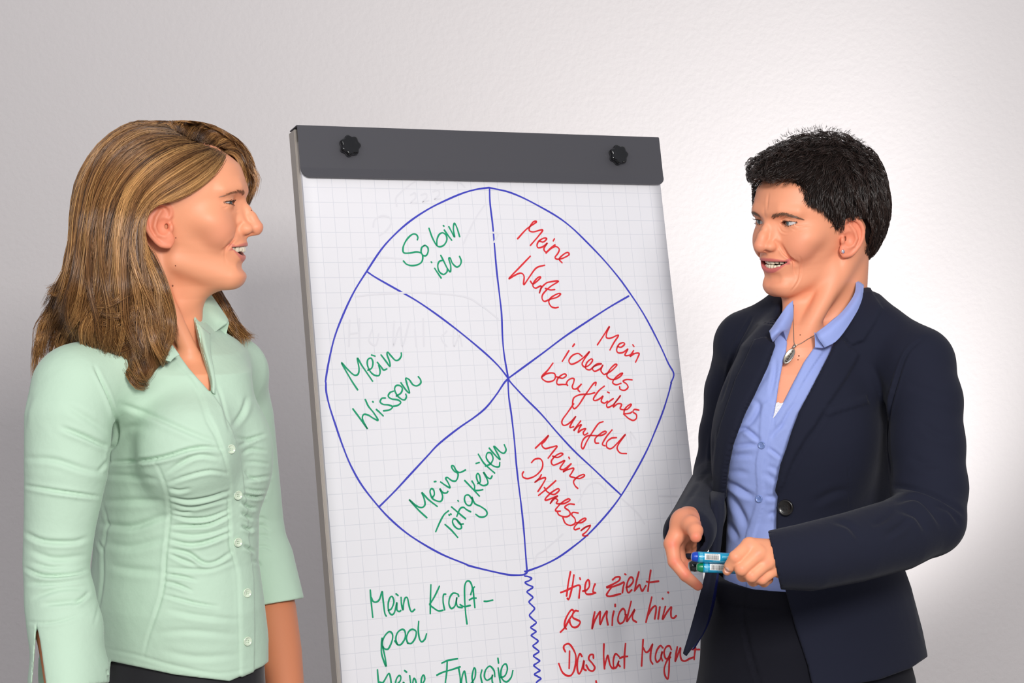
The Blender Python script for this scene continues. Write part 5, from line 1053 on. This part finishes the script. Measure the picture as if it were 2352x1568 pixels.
partsB.append((V, Q, c))
V, Q, c = partsB[0]; f6 = lambda t: [(1700 + float(a.split(',')[0]) / 6.03, 440 + float(a.split(',')[1]) / 6.03) for a in t.split()]
V = folds(V, vnormals(V, Q), [(f6('545,755 600,850 680,910 735,960 742,1080 765,1160'), .0018, 2.4, .6), (f6('815,895 845,950 835,1080 820,1200 770,1300 710,1370'), .0015, 2.2, .5), (f6('540,490 575,550 640,572 710,552'), .0011, 1.8, .6), (f6('740,445 800,480 900,475 980,470'), .0007, 1.6, .5), (f6('700,500 780,540 860,545'), .0006, 1.6, .5), (f6('395,20 380,140 370,260'), .0008, 2.5, .4), (f6('230,500 270,530 310,520'), .0008, 1.6, .5)]); partsB[0] = (V, Q, c)
bodyBo = join_parts('body', partsB, M_SKIN, wb)
_n0 = set(bpy.data.objects)
eye_parts(FB, PB, None, srgb(78, 90, 94), gaze=(.18, 1, .06)); teeth_part(FB, PB, None, hgt=.0070, n=8); teeth_part(FB, PB, None, upper=False, name='lower_teeth', hgt=.0062, n=8)
for o in set(bpy.data.objects) - _n0: keep_at(o, wb)
brow_and_lashes(FB, PB, wb, [(.011, .1025, .0385), (.021, .1020, .0420), (.033, .0945, .0430), (.043, .0850, .0400), (.049, .076, .0355)], (122, 92, 74), lambda q: head_sdf(PB, q), nb=190, thick=.0030, lash=.0055)
mole(1838, 769, .0012, wb, lambda P: fullB(P), 2.4); mole(1835, 817, .0014, wb, lambda P: fullB(P), 2.4); mole(1833, 826, .0012, wb, lambda P: fullB(P), 2.4)
# ear stud
def hitB(px, py, f, d0=2.3, n=50):
    t = d0
    for _ in range(n): t += float(f(W(px, py, t)[None].astype(f32))[0]) * .8
    return t
bm = bmesh.new(); bmesh.ops.create_icosphere(bm, subdivisions=2, radius=.0030); c_ = Vector(W(1936, 577, hitB(1936, 577, skinB) - .0015))
for v in bm.verts: v.co += c_
o = bm_obj('ear_stud', bm, mat('stud_crystal', srgb(235, 235, 245), .05, metal=.9), None); keep_at(o, wb)

# ---- short dark hair
hl_px = [(1741, 425), (1753, 413), (1793, 415), (1824, 418), (1839, 433), (1850, 446), (1853, 462), (1868, 478), (1891, 486), (1906, 505), (1922, 528), (1932, 526), (1934, 508), (1950, 498), (1976, 497), (1988, 520), (1982, 560), (1966, 585), (1956, 612)]
hl = []
for q in hl_px:
    l = FB.to_local(W(q[0], q[1], hitB(q[0], q[1], skinB))[None].astype(f32))[0]; hl.append(l)
hl = np.array(hl)
yz = [(float(a[1]), float(a[2])) for a in hl[1:16]]
hairpolyB = [(.22, yz[0][1] + .012)] + [(.16, yz[0][1] + .004)] + yz + [(-.034, .010), (-.036, -.020), (-.046, -.050), (-.060, -.078), (-.2, -.085), (-.2, .25), (.22, .25)]
def hullB(P):
    q = FB.to_local(P); d = s_ell(q, (0, -.008, .054), (.0860, .1090, .0950)); d = smin(d, s_ell(q, (0, -.058, .022), (.064, .050, .075)), .03)
    d = smin(d, s_ell(q, (0, .070, .106), (.050, .042, .022)), .025)
    return d * .941
def hairB(P):
    q = FB.to_local(P); return smax(hullB(P) + .002, poly_sd(q[:, 1], q[:, 2], hairpolyB) * .94, .008)
V, Q = isosurf(hairB, FB.o + [-.17, -.17, -.12], FB.o + [.17, .17, .17], .0025); V = relax(V, Q, 1)
M_HAIRD = mat('hair_dark', (.02, .014, .012), .32, spec=.5, attr='Col', aniso=.3)
hb = mesh_obj('hair', V, Q, mat('hair_mass_dark', (.02, .014, .012), .85, spec=.15, attr='Col')); keep_at(hb, wb); set_color(hb, np.tile(lin(26, 19, 17), (len(V), 1)))
# strands marched over the hull in 3-D from the crown outwards
hairV = V.copy()
def flowB():
    n = 9500; sel = np.abs(hullB(hairV)) < .0045; q = FB.to_local(hairV[sel][RNG.integers(0, int(sel.sum()), n * 2)]).astype(float) + RNG.normal(0, .001, (n * 2, 3))
    ok = poly_sd(q[:, 1].astype(f32), q[:, 2].astype(f32), hairpolyB) < -.002; q = q[ok][:n]
    crown = np.array([-.005, -.055, .125]); P = np.zeros((len(q), 11, 3)); p = q.copy(); N = 11
    L = RNG.uniform(.022, .042, (len(q), 1)); frontness = np.clip((q[:, 1:2] - .0) / .08, 0, 1) * np.clip((q[:, 2:3] - .06) / .05, 0, 1)
    low = np.clip((.07 - q[:, 2:3]) / .05, 0, 1); L = L * (1 - .35 * low) * (1 - .45 * frontness) * .85
    cell = np.floor(q / .0095).astype(int); h = (cell * [73856093, 19349663, 83492791]).sum(1) % 9973; ph = (h / 9973.0 * 6.283)[:, None]; lf = (((h * 7) % 997) / 997.0)[:, None]
    top = np.clip((q[:, 2:3] - .075) / .04, 0, 1)
    for i in range(N):
        s = i / (N - 1); w_ = FB.to_world(p); d0 = hullB(w_.astype(f32)); e = .0015
        g = np.stack([hullB(FB.to_world(p + np.eye(3)[k] * e).astype(f32)) - d0 for k in range(3)], 1); g /= np.linalg.norm(g, axis=1)[:, None] + 1e-9
        lift = (.0010 + (.0025 + .0050 * lf * (.4 + top)) * math.sin(min(1, s * 1.15) * 2.2) + .001 * s * top * lf)[:, 0]
        p = p - g * (d0 / .941 - lift)[:, None]; P[:, i] = p
        away = p - crown; down = np.array([0, -.15, -1.0]); t = away / (np.linalg.norm(away, axis=1)[:, None] + 1e-9) * (.4 + .6 * top) + down * (1 - top) * .9 + np.array([0, 1.0, -.1]) * frontness * .9
        if i > 2:
            ins = poly_sd(p[:, 1].astype(f32), p[:, 2].astype(f32), hairpolyB); L = L * np.clip(.5 - ins[:, None] / .006, .0, 1) ** .5
        t += .95 * top * np.c_[np.sin(ph + s * 4.5), np.cos(ph * 1.7 + s * 4), np.zeros_like(ph)] + .28 * (1 - top) * np.c_[np.zeros_like(ph), np.sin(ph * 2 + s * 3), np.zeros_like(ph)]
        t -= g * (t * g).sum(1)[:, None]; t /= np.linalg.norm(t, axis=1)[:, None] + 1e-9; p = p + t * (L / N)
    W_ = FB.to_world(P.reshape(-1, 3)).reshape(P.shape); rad = np.tile(np.interp(np.linspace(0, 1, N), [0, .6, 1], [.00036, .00034, .00008]), (len(P), 1))
    col = lin(38, 27, 23)[None] * RNG.uniform(.5, 1.9, (len(P), 1)) * (1 + .5 * lf); return strands_mesh('hair_strands', W_, rad, col, M_HAIRD)
keep_at(flowB(), wb)
# fringe, sideburn and nape edges
def edge(pts, dirs, n, L, d_off, name='hair_strands', f=None, jit=4):
    P = []; pts = resample(np.array(pts, float), 60); dirs = resample(np.array(dirs, float), 60)
    for _ in range(n):
        k = RNG.integers(0, 60); b = pts[k] + RNG.normal(0, jit, 2); v = dirs[k] / np.linalg.norm(dirs[k]) + RNG.normal(0, .22, 2); l = L * RNG.uniform(.5, 1.1); cv = RNG.normal(0, .25)
        P.append([b + v * l * s + np.array([-v[1], v[0]]) * cv * l * s * s for s in np.linspace(0, 1, 7)])
    P = np.array(P); d = dmHB(P[..., 0], P[..., 1]) - d_off * (.3 + RNG.uniform(0, 1, (n, 1))) * np.linspace(.3, 1, 7)[None]
    Pw = WV(P[..., 0], P[..., 1], d); rad = np.tile(np.interp(np.linspace(0, 1, 7), [0, .5, 1], [.0003, .00028, .00006]), (n, 1))
    keep_at(strands_mesh(name, Pw, rad, lin(36, 26, 22)[None] * RNG.uniform(.6, 1.7, (n, 1)), M_HAIRD), wb)
dmHB = DepthMap(lambda P: np.minimum(hairB(P), skinB(P)), 1690, 270, 2050, 640, 4, 2.3, 2.9)
edge([(1765, 362), (1740, 382), (1730, 394), (1757, 400), (1800, 402), (1832, 414), (1852, 430)], [(-1, .5), (-1, .6), (-.8, .6), (-.6, .7), (-.2, .8), (.2, .8), (.4, 1)], 520, 11, .005)
edge([(1850, 440), (1862, 460), (1890, 478), (1910, 500), (1925, 520)], [(-.3, 1), (-.2, 1), (.2, 1), (.2, 1), (.1, 1)], 420, 13, .003, jit=3)
edge([(1940, 488), (1965, 484), (1984, 490)], [(.0, 1), (.1, 1), (.2, 1)], 110, 9, .003, jit=2)
edge([(1732, 385), (1770, 345), (1805, 314), (1840, 302), (1880, 297), (1930, 302), (1970, 320), (2000, 348), (2020, 385), (2028, 430), (2022, 480), (2012, 520), (1992, 562)], [(-1, 0), (-.8, -.5), (-.6, -.7), (-.2, -.6), (.2, -.5), (.6, -.3), (.8, .1), (.8, .5), (.5, 1), (.1, 1), (0, 1), (-.2, 1), (-.4, 1)], 420, 9, .0, jit=3)
# ---- blue shirt
M_SHIRT = mat('shirt_blue_cotton', srgb(148, 163, 220), .62, spec=.3, sheen=.15, bump=[(1500, .10, .0004, 'weave'), (34, .2, .006, 'noise')])
vneckB = [(1821, 640), (1820, 695), (1819, 735), (1806, 770), (1808, 790), (1805, 812), (1798, 835), (1789, 881), (1783, 925), (1776, 960), (1786, 942), (1801, 920), (1824, 874), (1847, 830), (1871, 796), (1874, 765), (1892, 752), (1934, 713), (1961, 674), (1975, 630)]
def shirtB(P):
    px, py = PX(P); mpp = P[:, 1] / F; d = baseB(P, -.014); d = smin(d, s_chain(P, [W(1795, 765, 2.55), W(1775, 900, 2.525)], [.012, .012]), .03)
    d = np.maximum(d, (py - 1420) * mpp); d = smax(d, -(chestB(P) + .003), .001)
    v = poly_sd(px, py, vneckB) * mpp; d = smax(d, -np.maximum(v, P[:, 1] - 2.60), .0015); d = smax(d, -(neckB(P) - .003), .003); return d
V, Q = isosurf(shirtB, (.26, 2.40, .96), (.56, 2.70, 1.42), .0022); N = vnormals(V, Q); px, py = PX(V)
plB = [(1749, 930), (1744, 996), (1745, 1019), (1737, 1049), (1735, 1076), (1738, 1117), (1737, 1147), (1728, 1183), (1717, 1215), (1712, 1245), (1716, 1360), (1740, 1360), (1733, 1300), (1731, 1235), (1739, 1210), (1753, 1165), (1756, 1130), (1752, 1094), (1756, 1058), (1764, 1013), (1774, 965), (1782, 925), (1764, 920)]
V = V + N * (np.clip(.5 - poly_sd(px, py, plB) / 3, 0, 1) * .0020)[:, None].astype(f32)
plC = [(1803, 925), (1847, 833), (1872, 798), (1893, 800), (1862, 850), (1832, 905), (1800, 960), (1782, 985), (1779, 962)]
V = V + N * (np.clip(.5 - poly_sd(px, py, plC) / 3, 0, 1) * .0014)[:, None].astype(f32)
zq = lambda z, t: [(z[0] + float(a.split(',')[0]) / z[2], z[1] + float(a.split(',')[1]) / z[2]) for a in t.split()]
Z4 = (1500, 640, 1.689); ZS = (1560, 960, 5.6); ZT = (1640, 640, 4.356)
S = []
for z, t, a, w in ((ZS, '740,180 840,140 960,220 1040,300', .0040, 5), (ZS, '690,370 800,350 920,340 1030,350', .0032, 5), (ZS, '640,500 760,480 950,470', .0024, 6), (ZS, '610,700 760,690 900,720', .0022, 7), (ZS, '600,830 720,880 850,960 960,1010', .0052, 7), (ZS, '620,950 700,1060 800,1240 870,1400', .0056, 8), (ZS, '600,1330 680,1420 760,1568', .0048, 7), (ZS, '1140,380 1220,440 1320,520', .0030, 4), (ZS, '1180,260 1260,140 1350,60', .0024, 5), (ZS, '1110,1010 1180,1020 1250,1000', .0026, 5), (ZS, '1150,1260 1200,1230 1250,1220', .0034, 6), (ZS, '1100,700 1180,760 1290,830', .0020, 7), (ZS, '1130,620 1200,640 1310,700', .0018, 6),
                   (ZT, '370,1200 450,1270 380,1420 250,1530', .0030, 6), (ZT, '620,800 600,1000 560,1180', .0024, 5), (ZT, '560,880 460,1050 400,1150', .0016, 6), (ZT, '1180,640 1000,880 830,1150', .0018, 3), (ZT, '830,1230 740,1330 640,1540', .0016, 4)):
    S.append((zq(z, t), a, w))
for z, t in ((ZS, '1060,0 1030,200 1040,330 990,500 980,650 995,880 990,1050 940,1250 880,1430 870,1540'), (ZS, '1190,60 1140,300 1160,480 1150,700 1160,900 1110,1020 1080,1150 1000,1400 960,1540')): S.append((zq(z, t), .0008, 1.5, .3))
V = folds(V, N, S); V = relax(V, Q, 1, .3); shB = mesh_obj('shirt', V, Q, M_SHIRT); keep_at(shB, wb)
dmS = DepthMap(shirtB, 1640, 640, 2000, 1400, 6, 2.3, 2.75)
for bx, by in ((1750, 1022), (1744, 1145)): sub(button(bx, by, .0052, float(dmS(bx, by)) - .002, (-.6, -.8, 0), mat('shirt_button', srgb(120, 140, 196), .25, coat=.5), mat('shirt_button_hole', srgb(70, 84, 130), .6), None), shB)
# collar leaves
sub(patch('collar', [[(1821, 690, 2.535), (1807, 703, 2.53), (1790, 728, 2.525), (1776, 749, 2.52), (1767, 761, 2.515)], [(1822, 715, 2.53), (1812, 725, 2.522), (1795, 742, 2.512), (1780, 755, 2.506), (1769, 766, 2.506)], [(1820, 735, 2.528), (1812, 750, 2.520), (1798, 758, 2.508), (1786, 762, 2.500), (1771, 776, 2.502)], [(1806, 782, 2.522), (1803, 772, 2.518), (1797, 760, 2.510), (1787, 771, 2.508), (1775, 785, 2.508)]], M_SHIRT, None), shB)
sub(patch('collar', [[(1874, 765, 2.500), (1904, 742, 2.505), (1936, 714, 2.520), (1962, 676, 2.545), (1966, 645, 2.580)], [(1880, 778, 2.493), (1912, 756, 2.497), (1945, 722, 2.512), (1973, 680, 2.540), (1975, 648, 2.575)], [(1894, 798, 2.494), (1922, 782, 2.498), (1952, 742, 2.512), (1978, 694, 2.538), (1984, 655, 2.570)]], M_SHIRT, None), shB)
sub(patch('collar', [[(1871, 763, 2.507), (1872, 780, 2.505), (1872, 798, 2.503)], [(1878, 772, 2.502), (1884, 785, 2.500), (1893, 799, 2.500)]], M_SHIRT, None), shB)
# lace edge in the neckline
ML = mat('lace_white', srgb(232, 230, 236), .8, bump=[(500, .8, .001, 'voronoi')])
LD = float(dmS(1783, 968)) + .0015
sub(patch('lace_trim', [[(1782, 926, LD), (1788, 923, LD), (1792, 926, LD), (1800, 924, LD)], [(1779, 945, LD), (1784, 943, LD), (1788, 942, LD), (1793, 936, LD)], [(1775, 961, LD), (1778, 958, LD), (1780, 955, LD), (1783, 951, LD)]], ML, None, thick=.001), shB)
# necklace with an oval engraved pendant
MSV = mat('silver', srgb(196, 186, 170), .25, metal=.9)
fn = lambda P: np.minimum(fullB(P), 9)
pts = []
for q in ((1823, 700), (1822, 730), (1823, 760), (1825, 790), (1838, 789), (1856, 778), (1874, 768)):
    pts.append(W(q[0], q[1], hitB(q[0], q[1], fn, 2.4) - .0012))
v_, f_ = tube(cr(pts, 6), .0006, 6); nk = mesh_obj('necklace', v_, f_, MSV); keep_at(nk, wb)
pc = [W(q[0], q[1], hitB(q[0], q[1], fn, 2.4) - .003) for q in ((1826, 793), (1821, 800))]
v_, f_ = tube([pc[0], pc[1]], [.0026, .0016], 10); sub(mesh_obj('pendant_bail', v_, f_, MSV), nk)
bm = bmesh.new(); cA = Vector(W(1823, 800, 2.506)); cB_ = Vector(W(1802, 835, 2.500)); mid = (cA + cB_) / 2; ax = (cB_ - cA); Lh = ax.length / 2; ax.normalize(); nrmP = Vector((-.45, -.88, .1)).normalized(); sd = ax.cross(nrmP).normalized(); nrmP = sd.cross(ax).normalized()
if nrmP.y > 0: nrmP = -nrmP
ring = []
for lev, (sc, h) in enumerate(((1, -.0008), (1, .0006), (.86, .0011), (.80, .0007), (.0, .0007))):
    ring.append([bm.verts.new(mid + ax * (Lh * sc * math.cos(t)) + sd * (.0060 * sc * math.sin(t)) + nrmP * h) for t in np.linspace(0, 2 * math.pi, 33)[:-1]])
for a, b in zip(ring, ring[1:]):
    for k in range(32): bm.faces.new((a[k], a[(k + 1) % 32], b[(k + 1) % 32], b[k]))
pn = bm_obj('pendant', bm, MSV, None, True); sub(pn, nk)
mbm = MB()
for i in range(9):                      # short engraved characters along the pendant
    c0 = mid + ax * ((i - 4) * Lh * .17) + nrmP * .0010; hgt = .0016
    for s_ in (0, 1) if i % 2 else (0, 1, 2):
        a_ = c0 - sd * hgt + ax * (s_ * .0006 - .0006); b_ = c0 + sd * hgt * (1 if s_ != 1 else -.2) + ax * (s_ * .0006 - .0006); mbm.add(tube([a_, b_], .00022, 4))
sub(mbm.build('engraving', mat('engraving_black', srgb(20, 18, 18), .6)), pn)

# ---- navy blazer
M_JACK = mat('blazer_navy', srgb(32, 34, 48), .85, spec=.12, sheen=.05, bump=[(1300, .25, .0005, 'weave'), (26, .2, .006, 'noise')])
openB = [(1822, 560), (1815, 690), (1800, 706), (1787, 760), (1778, 789), (1759, 842), (1729, 906), (1709, 945), (1694, 983), (1680, 1021), (1671, 1067), (1665, 1115), (1662, 1140), (1656, 1210), (1653, 1240), (1648, 1262), (1642, 1321), (1600, 1400), (1540, 1560), (1540, 1700), (1885, 1700), (1864, 1568), (1855, 1528), (1826, 1439), (1805, 1359), (1785, 1280), (1782, 1210), (1783, 1165), (1790, 1103), (1797, 1067), (1810, 1031), (1824, 987), (1840, 945), (1865, 899), (1899, 833), (1913, 805), (1922, 782), (1945, 741), (1966, 700), (1980, 662), (1976, 640), (1960, 560)]
def jacketB(P):
    px, py = PX(P); mpp = P[:, 1] / F; t = baseB(P, .002)
    t = smin(t, s_chain(P, [W(1808, 742, 2.60), W(1835, 700, 2.66), W(1900, 682, 2.70), W(1960, 690, 2.645), W(1985, 715, 2.585), W(1975, 765, 2.545)], [.022, .022, .022, .026, .026, .024], .01), .02)   # collar roll round the neck
    d0 = t; arm = armB(P, 0.0)
    d0 = np.maximum(d0, (py - np.interp(px, [1800, 1864, 2021, 2092, 2133, 2160], [1600, 1590, 1560, 1534, 1506, 1500])) * mpp)
    cut = np.maximum(poly_sd(px, py, openB) * mpp, P[:, 1] - 2.66); d0 = smax(d0, -cut, .004)
    d0 = smax(d0, -(baseB(P, -.006)), .001); d0 = smax(d0, -(neckB(P) - .012), .003)
    # sleeves: tubes open at the cuffs
    cuffL = (1778 + (py - 1285) * .22 - px) * mpp; cl = W(1578, 1232, 2.42); ax_ = W(1626, 1142, 2.66) - cl; ax_ /= np.linalg.norm(ax_)
    cuffR = -((P - cl.astype(f32)) @ ax_.astype(f32))
    a = np.where((px > 1690) & (P[:, 1] < 2.50), np.maximum(arm, cuffL), np.where(px < 1700, np.maximum(arm, cuffR), arm))
    near_c = np.where((px > 1690) & (P[:, 1] < 2.50), -cuffL, -cuffR); inner = np.where((P[:, 1] < 2.60) & (near_c < .035), armB(P, -.0050), 1.0); a = smax(a, -inner, .001)
    return smin(d0, a, .012)
V, Q = isosurf(jacketB, (.20, 2.15, .85), (.68, 2.84, 1.47), .0025); N = vnormals(V, Q); px, py = PX(V); fr_ = V[:, 1] < 2.60
lapR = [(1913, 805), (1899, 833), (1865, 899), (1840, 945), (1824, 987), (1810, 1031), (1797, 1067), (1790, 1103), (1784, 1139), (1790, 1128), (1802, 1108), (1826, 1048), (1850, 1005), (1870, 980), (1892, 943), (1927, 892), (1961, 837), (1974, 812), (1954, 800), (1930, 772), (1922, 782)]
colR = [(1980, 640), (1966, 700), (1945, 741), (1927, 766), (1954, 796), (1984, 783), (2012, 739), (2026, 709), (2003, 675), (1990, 640)]
lapL = [(1734, 783), (1760, 776), (1778, 789), (1759, 842), (1729, 906), (1709, 945), (1694, 983), (1680, 1021), (1671, 1067), (1665, 1115), (1656, 1210), (1653, 1240), (1640, 1240), (1641, 1139), (1644, 1067), (1649, 1014), (1658, 975), (1674, 927), (1693, 870), (1716, 824)]
pock = [(1895, 937), (1990, 909), (1996, 926), (1897, 957)]
notarm = armB(V, .0) > .004
for poly, h in ((lapR, .0048), (colR, .0050), (lapL, .0048), (pock, .0030)):
    V = V + N * (np.clip(.5 - poly_sd(px, py, poly) / 2.6, 0, 1) * h * fr_ * notarm)[:, None].astype(f32)
S = []
for z, t, a, w in ((Z4, '1055,225 985,290 940,420 915,530 912,650 925,780', .0050, 3), (Z4, '385,150 320,270 285,400 262,480', .0036, 3), (Z4, '235,600 226,700 222,760', .0040, 4), (ZT, '1930,720 1850,900 1790,1150 1750,1400 1745,1560', .0020, 2),
                   (Z4, '930,805 1010,815 1100,845 1160,880 1205,915', .0055, 6), (Z4, '940,870 1000,850 1040,860 1080,900 1120,960', .0040, 6), (Z4, '960,900 1020,920 1060,980', .0035, 7), (Z4, '1100,880 1150,900 1190,950', .0035, 6), (Z4, '700,940 760,960 800,1010', .0026, 7), (Z4, '850,960 900,930 930,890', .0032, 7), (Z4, '900,1000 960,960 1000,920', .0030, 7), (Z4, '1040,560 1100,600 1160,620', .0022, 9), (Z4, '990,420 1060,430 1140,470', .0018, 9), (Z4, '1000,700 1060,720 1130,720', .0020, 9), (Z4, '500,800 560,690 620,600 700,480', .0020, 4),
                   (Z4, '755,715 760,800 762,900', .0014, 2), (Z4, '1000,1140 1020,1250 1040,1360 1060,1420', .0016, 4), (Z4, '620,870 700,830 760,820', .0022, 9), (Z4, '850,330 880,420 890,520', .0020, 8), (Z4, '190,780 150,840 110,890', .0030, 5), (Z4, '160,900 120,920 90,960', .0026, 5), (Z4, '215,740 195,770 160,790', .003, 5),
                   (ZT, '1260,560 1370,690', .0022, 2), (ZT, '1370,690 1500,625', .0030, 2), (Z4, '480,1000 490,1100 496,1190', .0008, 2)):
    S.append((zq(z, t), a * 1.15, w))
S.append(([(1895, 958), (1940, 945), (1996, 928)], .0020, 1.6, .2)); S.append(([(1993, 908), (1997, 928)], .0018, 1.4, .2))
V = folds(V, N, S); V = relax(V, Q, 2, .35); jk = mesh_obj('blazer', V, Q, M_JACK); keep_at(jk, wb)
sub(patch('front_flap', [[(1632, 1128, 2.57), (1633, 1160, 2.49), (1634, 1232, 2.468), (1622, 1315, 2.46), (1597, 1404, 2.457), (1571, 1499, 2.455)], [(1648, 1128, 2.55), (1646, 1160, 2.485), (1644, 1236, 2.462), (1632, 1318, 2.455), (1606, 1420, 2.455), (1572, 1503, 2.453)], [(1665, 1126, 2.545), (1662, 1160, 2.50), (1655, 1240, 2.475), (1643, 1321, 2.465), (1619, 1439, 2.46), (1575, 1505, 2.455)]], M_JACK, None, thick=.004), jk)
sub(patch('gap_shade_panel', [[(1633, 1120, 2.62), (1632, 1240, 2.62), (1626, 1312, 2.61)], [(1652, 1120, 2.66), (1652, 1240, 2.65), (1645, 1330, 2.63)], [(1690, 1120, 2.70), (1684, 1240, 2.69), (1670, 1345, 2.67)]], M_JACK, None, thick=.003), jk)  # blazer-cloth sheet added as the black shadow between front flap and shirt
sub(patch('lining', [[(1645, 1290, 2.53), (1638, 1350, 2.52), (1622, 1432, 2.50), (1590, 1492, 2.475)], [(1652, 1300, 2.56), (1646, 1360, 2.55), (1628, 1430, 2.52), (1596, 1488, 2.49)]], mat('lining_blue', srgb(26, 34, 96), .4), None, thick=.001), jk)
dmJ = DepthMap(jacketB, 1780, 1120, 1830, 1200, 4, 2.2, 2.75)
sub(button(1805, 1165, .0112, float(dmJ(1805, 1165)) - .001, (-.45, -.9, 0), mat('button_dark_horn', srgb(22, 19, 18), .35, coat=.3), mat('button_thread', srgb(14, 12, 14), .7), None, t=.0035), jk)
# ---- dark trousers
loftT = Loft([(1318, 1636, 2040, 2.61, .74), (1380, 1622, 2055, 2.61, .76), (1450, 1612, 2080, 2.61, .78), (1568, 1609, 2096, 2.61, .78), (1640, 1612, 2090, 2.61, .78)], TB, .76)
hipB = W(1852, 1600, 2.61)
def trB(P):
    px, py = PX(P); mpp = P[:, 1] / F; d = smin(loftT(P), legs(P, hipB, .80, TB, .088, .092), .05)
    d = np.maximum(d, (np.interp(px, [1600, 1647, 1668, 1699, 1730, 1801, 2200], [1300, 1316, 1330, 1344, 1353, 1359, 1370]) - py) * mpp); return np.maximum(d, .05 - P[:, 2])
V, Q = isosurf(trB, (hipB[0] - .26, hipB[1] - .26, .04), (hipB[0] + .26, hipB[1] + .26, 1.06), .005); N = vnormals(V, Q); px, py = PX(V)
V = folds(V, N, [([(1640, 1372), (1700, 1392), (1810, 1402)], .004, 3, .3), ([(1710, 1352), (1707, 1410), (1716, 1470), (1731, 1528), (1743, 1568), (1750, 1620)], .005, 4, .5)])
M_TRB = mat('trousers_midnight', srgb(24, 24, 32), .85, spec=.12, sheen=.04, bump=[(1300, .25, .0005, 'weave')])
keep_at(mesh_obj('trousers', V, Q, M_TRB), wb); shoes(hipB, TB, (-math.sin(TB), -math.cos(TB)), wb, .088)

# ================================================================== marker pens in her hands
def pen(a, b, r, body, plug, label, code=True):
    """a: plug end, b: cap end (world)"""
    a = np.array(a); b = np.array(b); ax = b - a; L = np.linalg.norm(ax); ax /= L
    root = tag(empty('marker_pen', tuple(a)), label, 'marker', 'marker pens in her hand')
    up = np.array([0, 0, 1.]); sd_ = np.cross(ax, up); sd_ /= np.linalg.norm(sd_); up = np.cross(sd_, ax); front = -sd_ if sd_[1] > 0 else sd_
    def lathe(name, prof, m):
        V = []; ns = 28
        for s_, rr in prof:
            for k in range(ns): t = 2 * math.pi * k / ns; V.append(a + ax * s_ + (math.cos(t) * front + math.sin(t) * up) * rr - a)
        Fc = [(i * ns + k, i * ns + (k + 1) % ns, (i + 1) * ns + (k + 1) % ns, (i + 1) * ns + k) for i in range(len(prof) - 1) for k in range(ns)]
        return mesh_obj(name, V, Fc, m, root)
    lathe('end_plug', [(0, 0), (0, r * .5), (.0008, r * .72), (.003, r * .86), (.006, r * .97), (.0075, r * .97), (.0075, 0)], plug)
    lathe('barrel', [(.0072, 0), (.0072, r * .96), (.009, r), (L - .042, r), (L - .042, 0)], body)
    lathe('cap', [(L - .044, 0), (L - .044, r * 1.04), (L - .004, r * 1.0), (L, r * .8), (L, 0)], plug)
    if code:
        def strip(name, s0, s1, t0, t1, h, m, par=root):
            V = []; n = 8
            for s_ in (s0, s1):
                for k in range(n + 1): t = math.radians(t0 + (t1 - t0) * k / n); V.append(ax * s_ + (math.cos(t) * front + math.sin(t) * up) * (r + h))
            return V, [(k, k + 1, n + 2 + k, n + 1 + k) for k in range(n)]
        v, f = strip('l', .0155, .0350, -18, 52, .00012, None); lb = mesh_obj('label_sticker', v, f, mat('label_white', srgb(232, 232, 230), .5), root)
        mb_ = MB(); s_ = .0172; rr_ = random.Random(3)
        while s_ < .0335:
            wd = rr_.choice((.00025, .0004, .0006)); mb_.add(strip('b', s_, s_ + wd, -12, 34, .0002, None)); s_ += wd + rr_.choice((.0003, .0005))
        for k in range(14): mb_.add(strip('n', .0178 + k * .0011, .0184 + k * .0011, 40, 46, .0002, None))
        o = mb_.build('barcode', mat('barcode_black', srgb(26, 26, 28), .6)); o.parent = lb
        mp = MB()
        for row, (t0, t1) in enumerate(((24, 30), (10, 16), (-30, -25))):
            s_ = .0375 if row < 2 else .026
            while s_ < .056: wd = rr_.choice((.0008, .0012)); mp.add(strip('p', s_, s_ + wd, t0, t1, .00015, None)); s_ += wd + .0005
        for k in range(9): mp.add(strip('p', .0095, .0135, -50 + k * 13, -46 + k * 13, .00015, None))
        mp.build('printing', mat('print_pale_blue', srgb(150, 214, 232), .5), root)
    return root
M_TEAL = mat('pen_barrel_teal', srgb(0, 146, 188), .28, coat=.4)
pen(W(1588, 1278, 2.233), W(1588, 1278, 2.233) + (W(1780, 1287, 2.243) - W(1588, 1278, 2.233)) * 1.25, .0068, M_TEAL, mat('pen_plug_blue', srgb(10, 62, 176), .3, coat=.4), 'turquoise marker pen with blue end, the upper of the two in her hand')
pen(W(1600, 1302, 2.238), W(1600, 1302, 2.238) + (W(1780, 1308, 2.248) - W(1600, 1302, 2.238)) * 1.25, .0066, M_TEAL, mat('pen_plug_green', srgb(0, 120, 76), .3, coat=.4), 'turquoise marker pen with green end, the lower of the two in her hand')
pen(W(1583, 1301, 2.262), W(1583, 1301, 2.262) + (W(1740, 1270, 2.29) - W(1583, 1301, 2.262)) * 1.2, .0078, mat('pen_black', srgb(12, 12, 14), .15, coat=.6), mat('pen_black_cap', srgb(8, 8, 9), .12, coat=.6), 'black glossy marker pen, tucked behind the two turquoise ones', code=False)
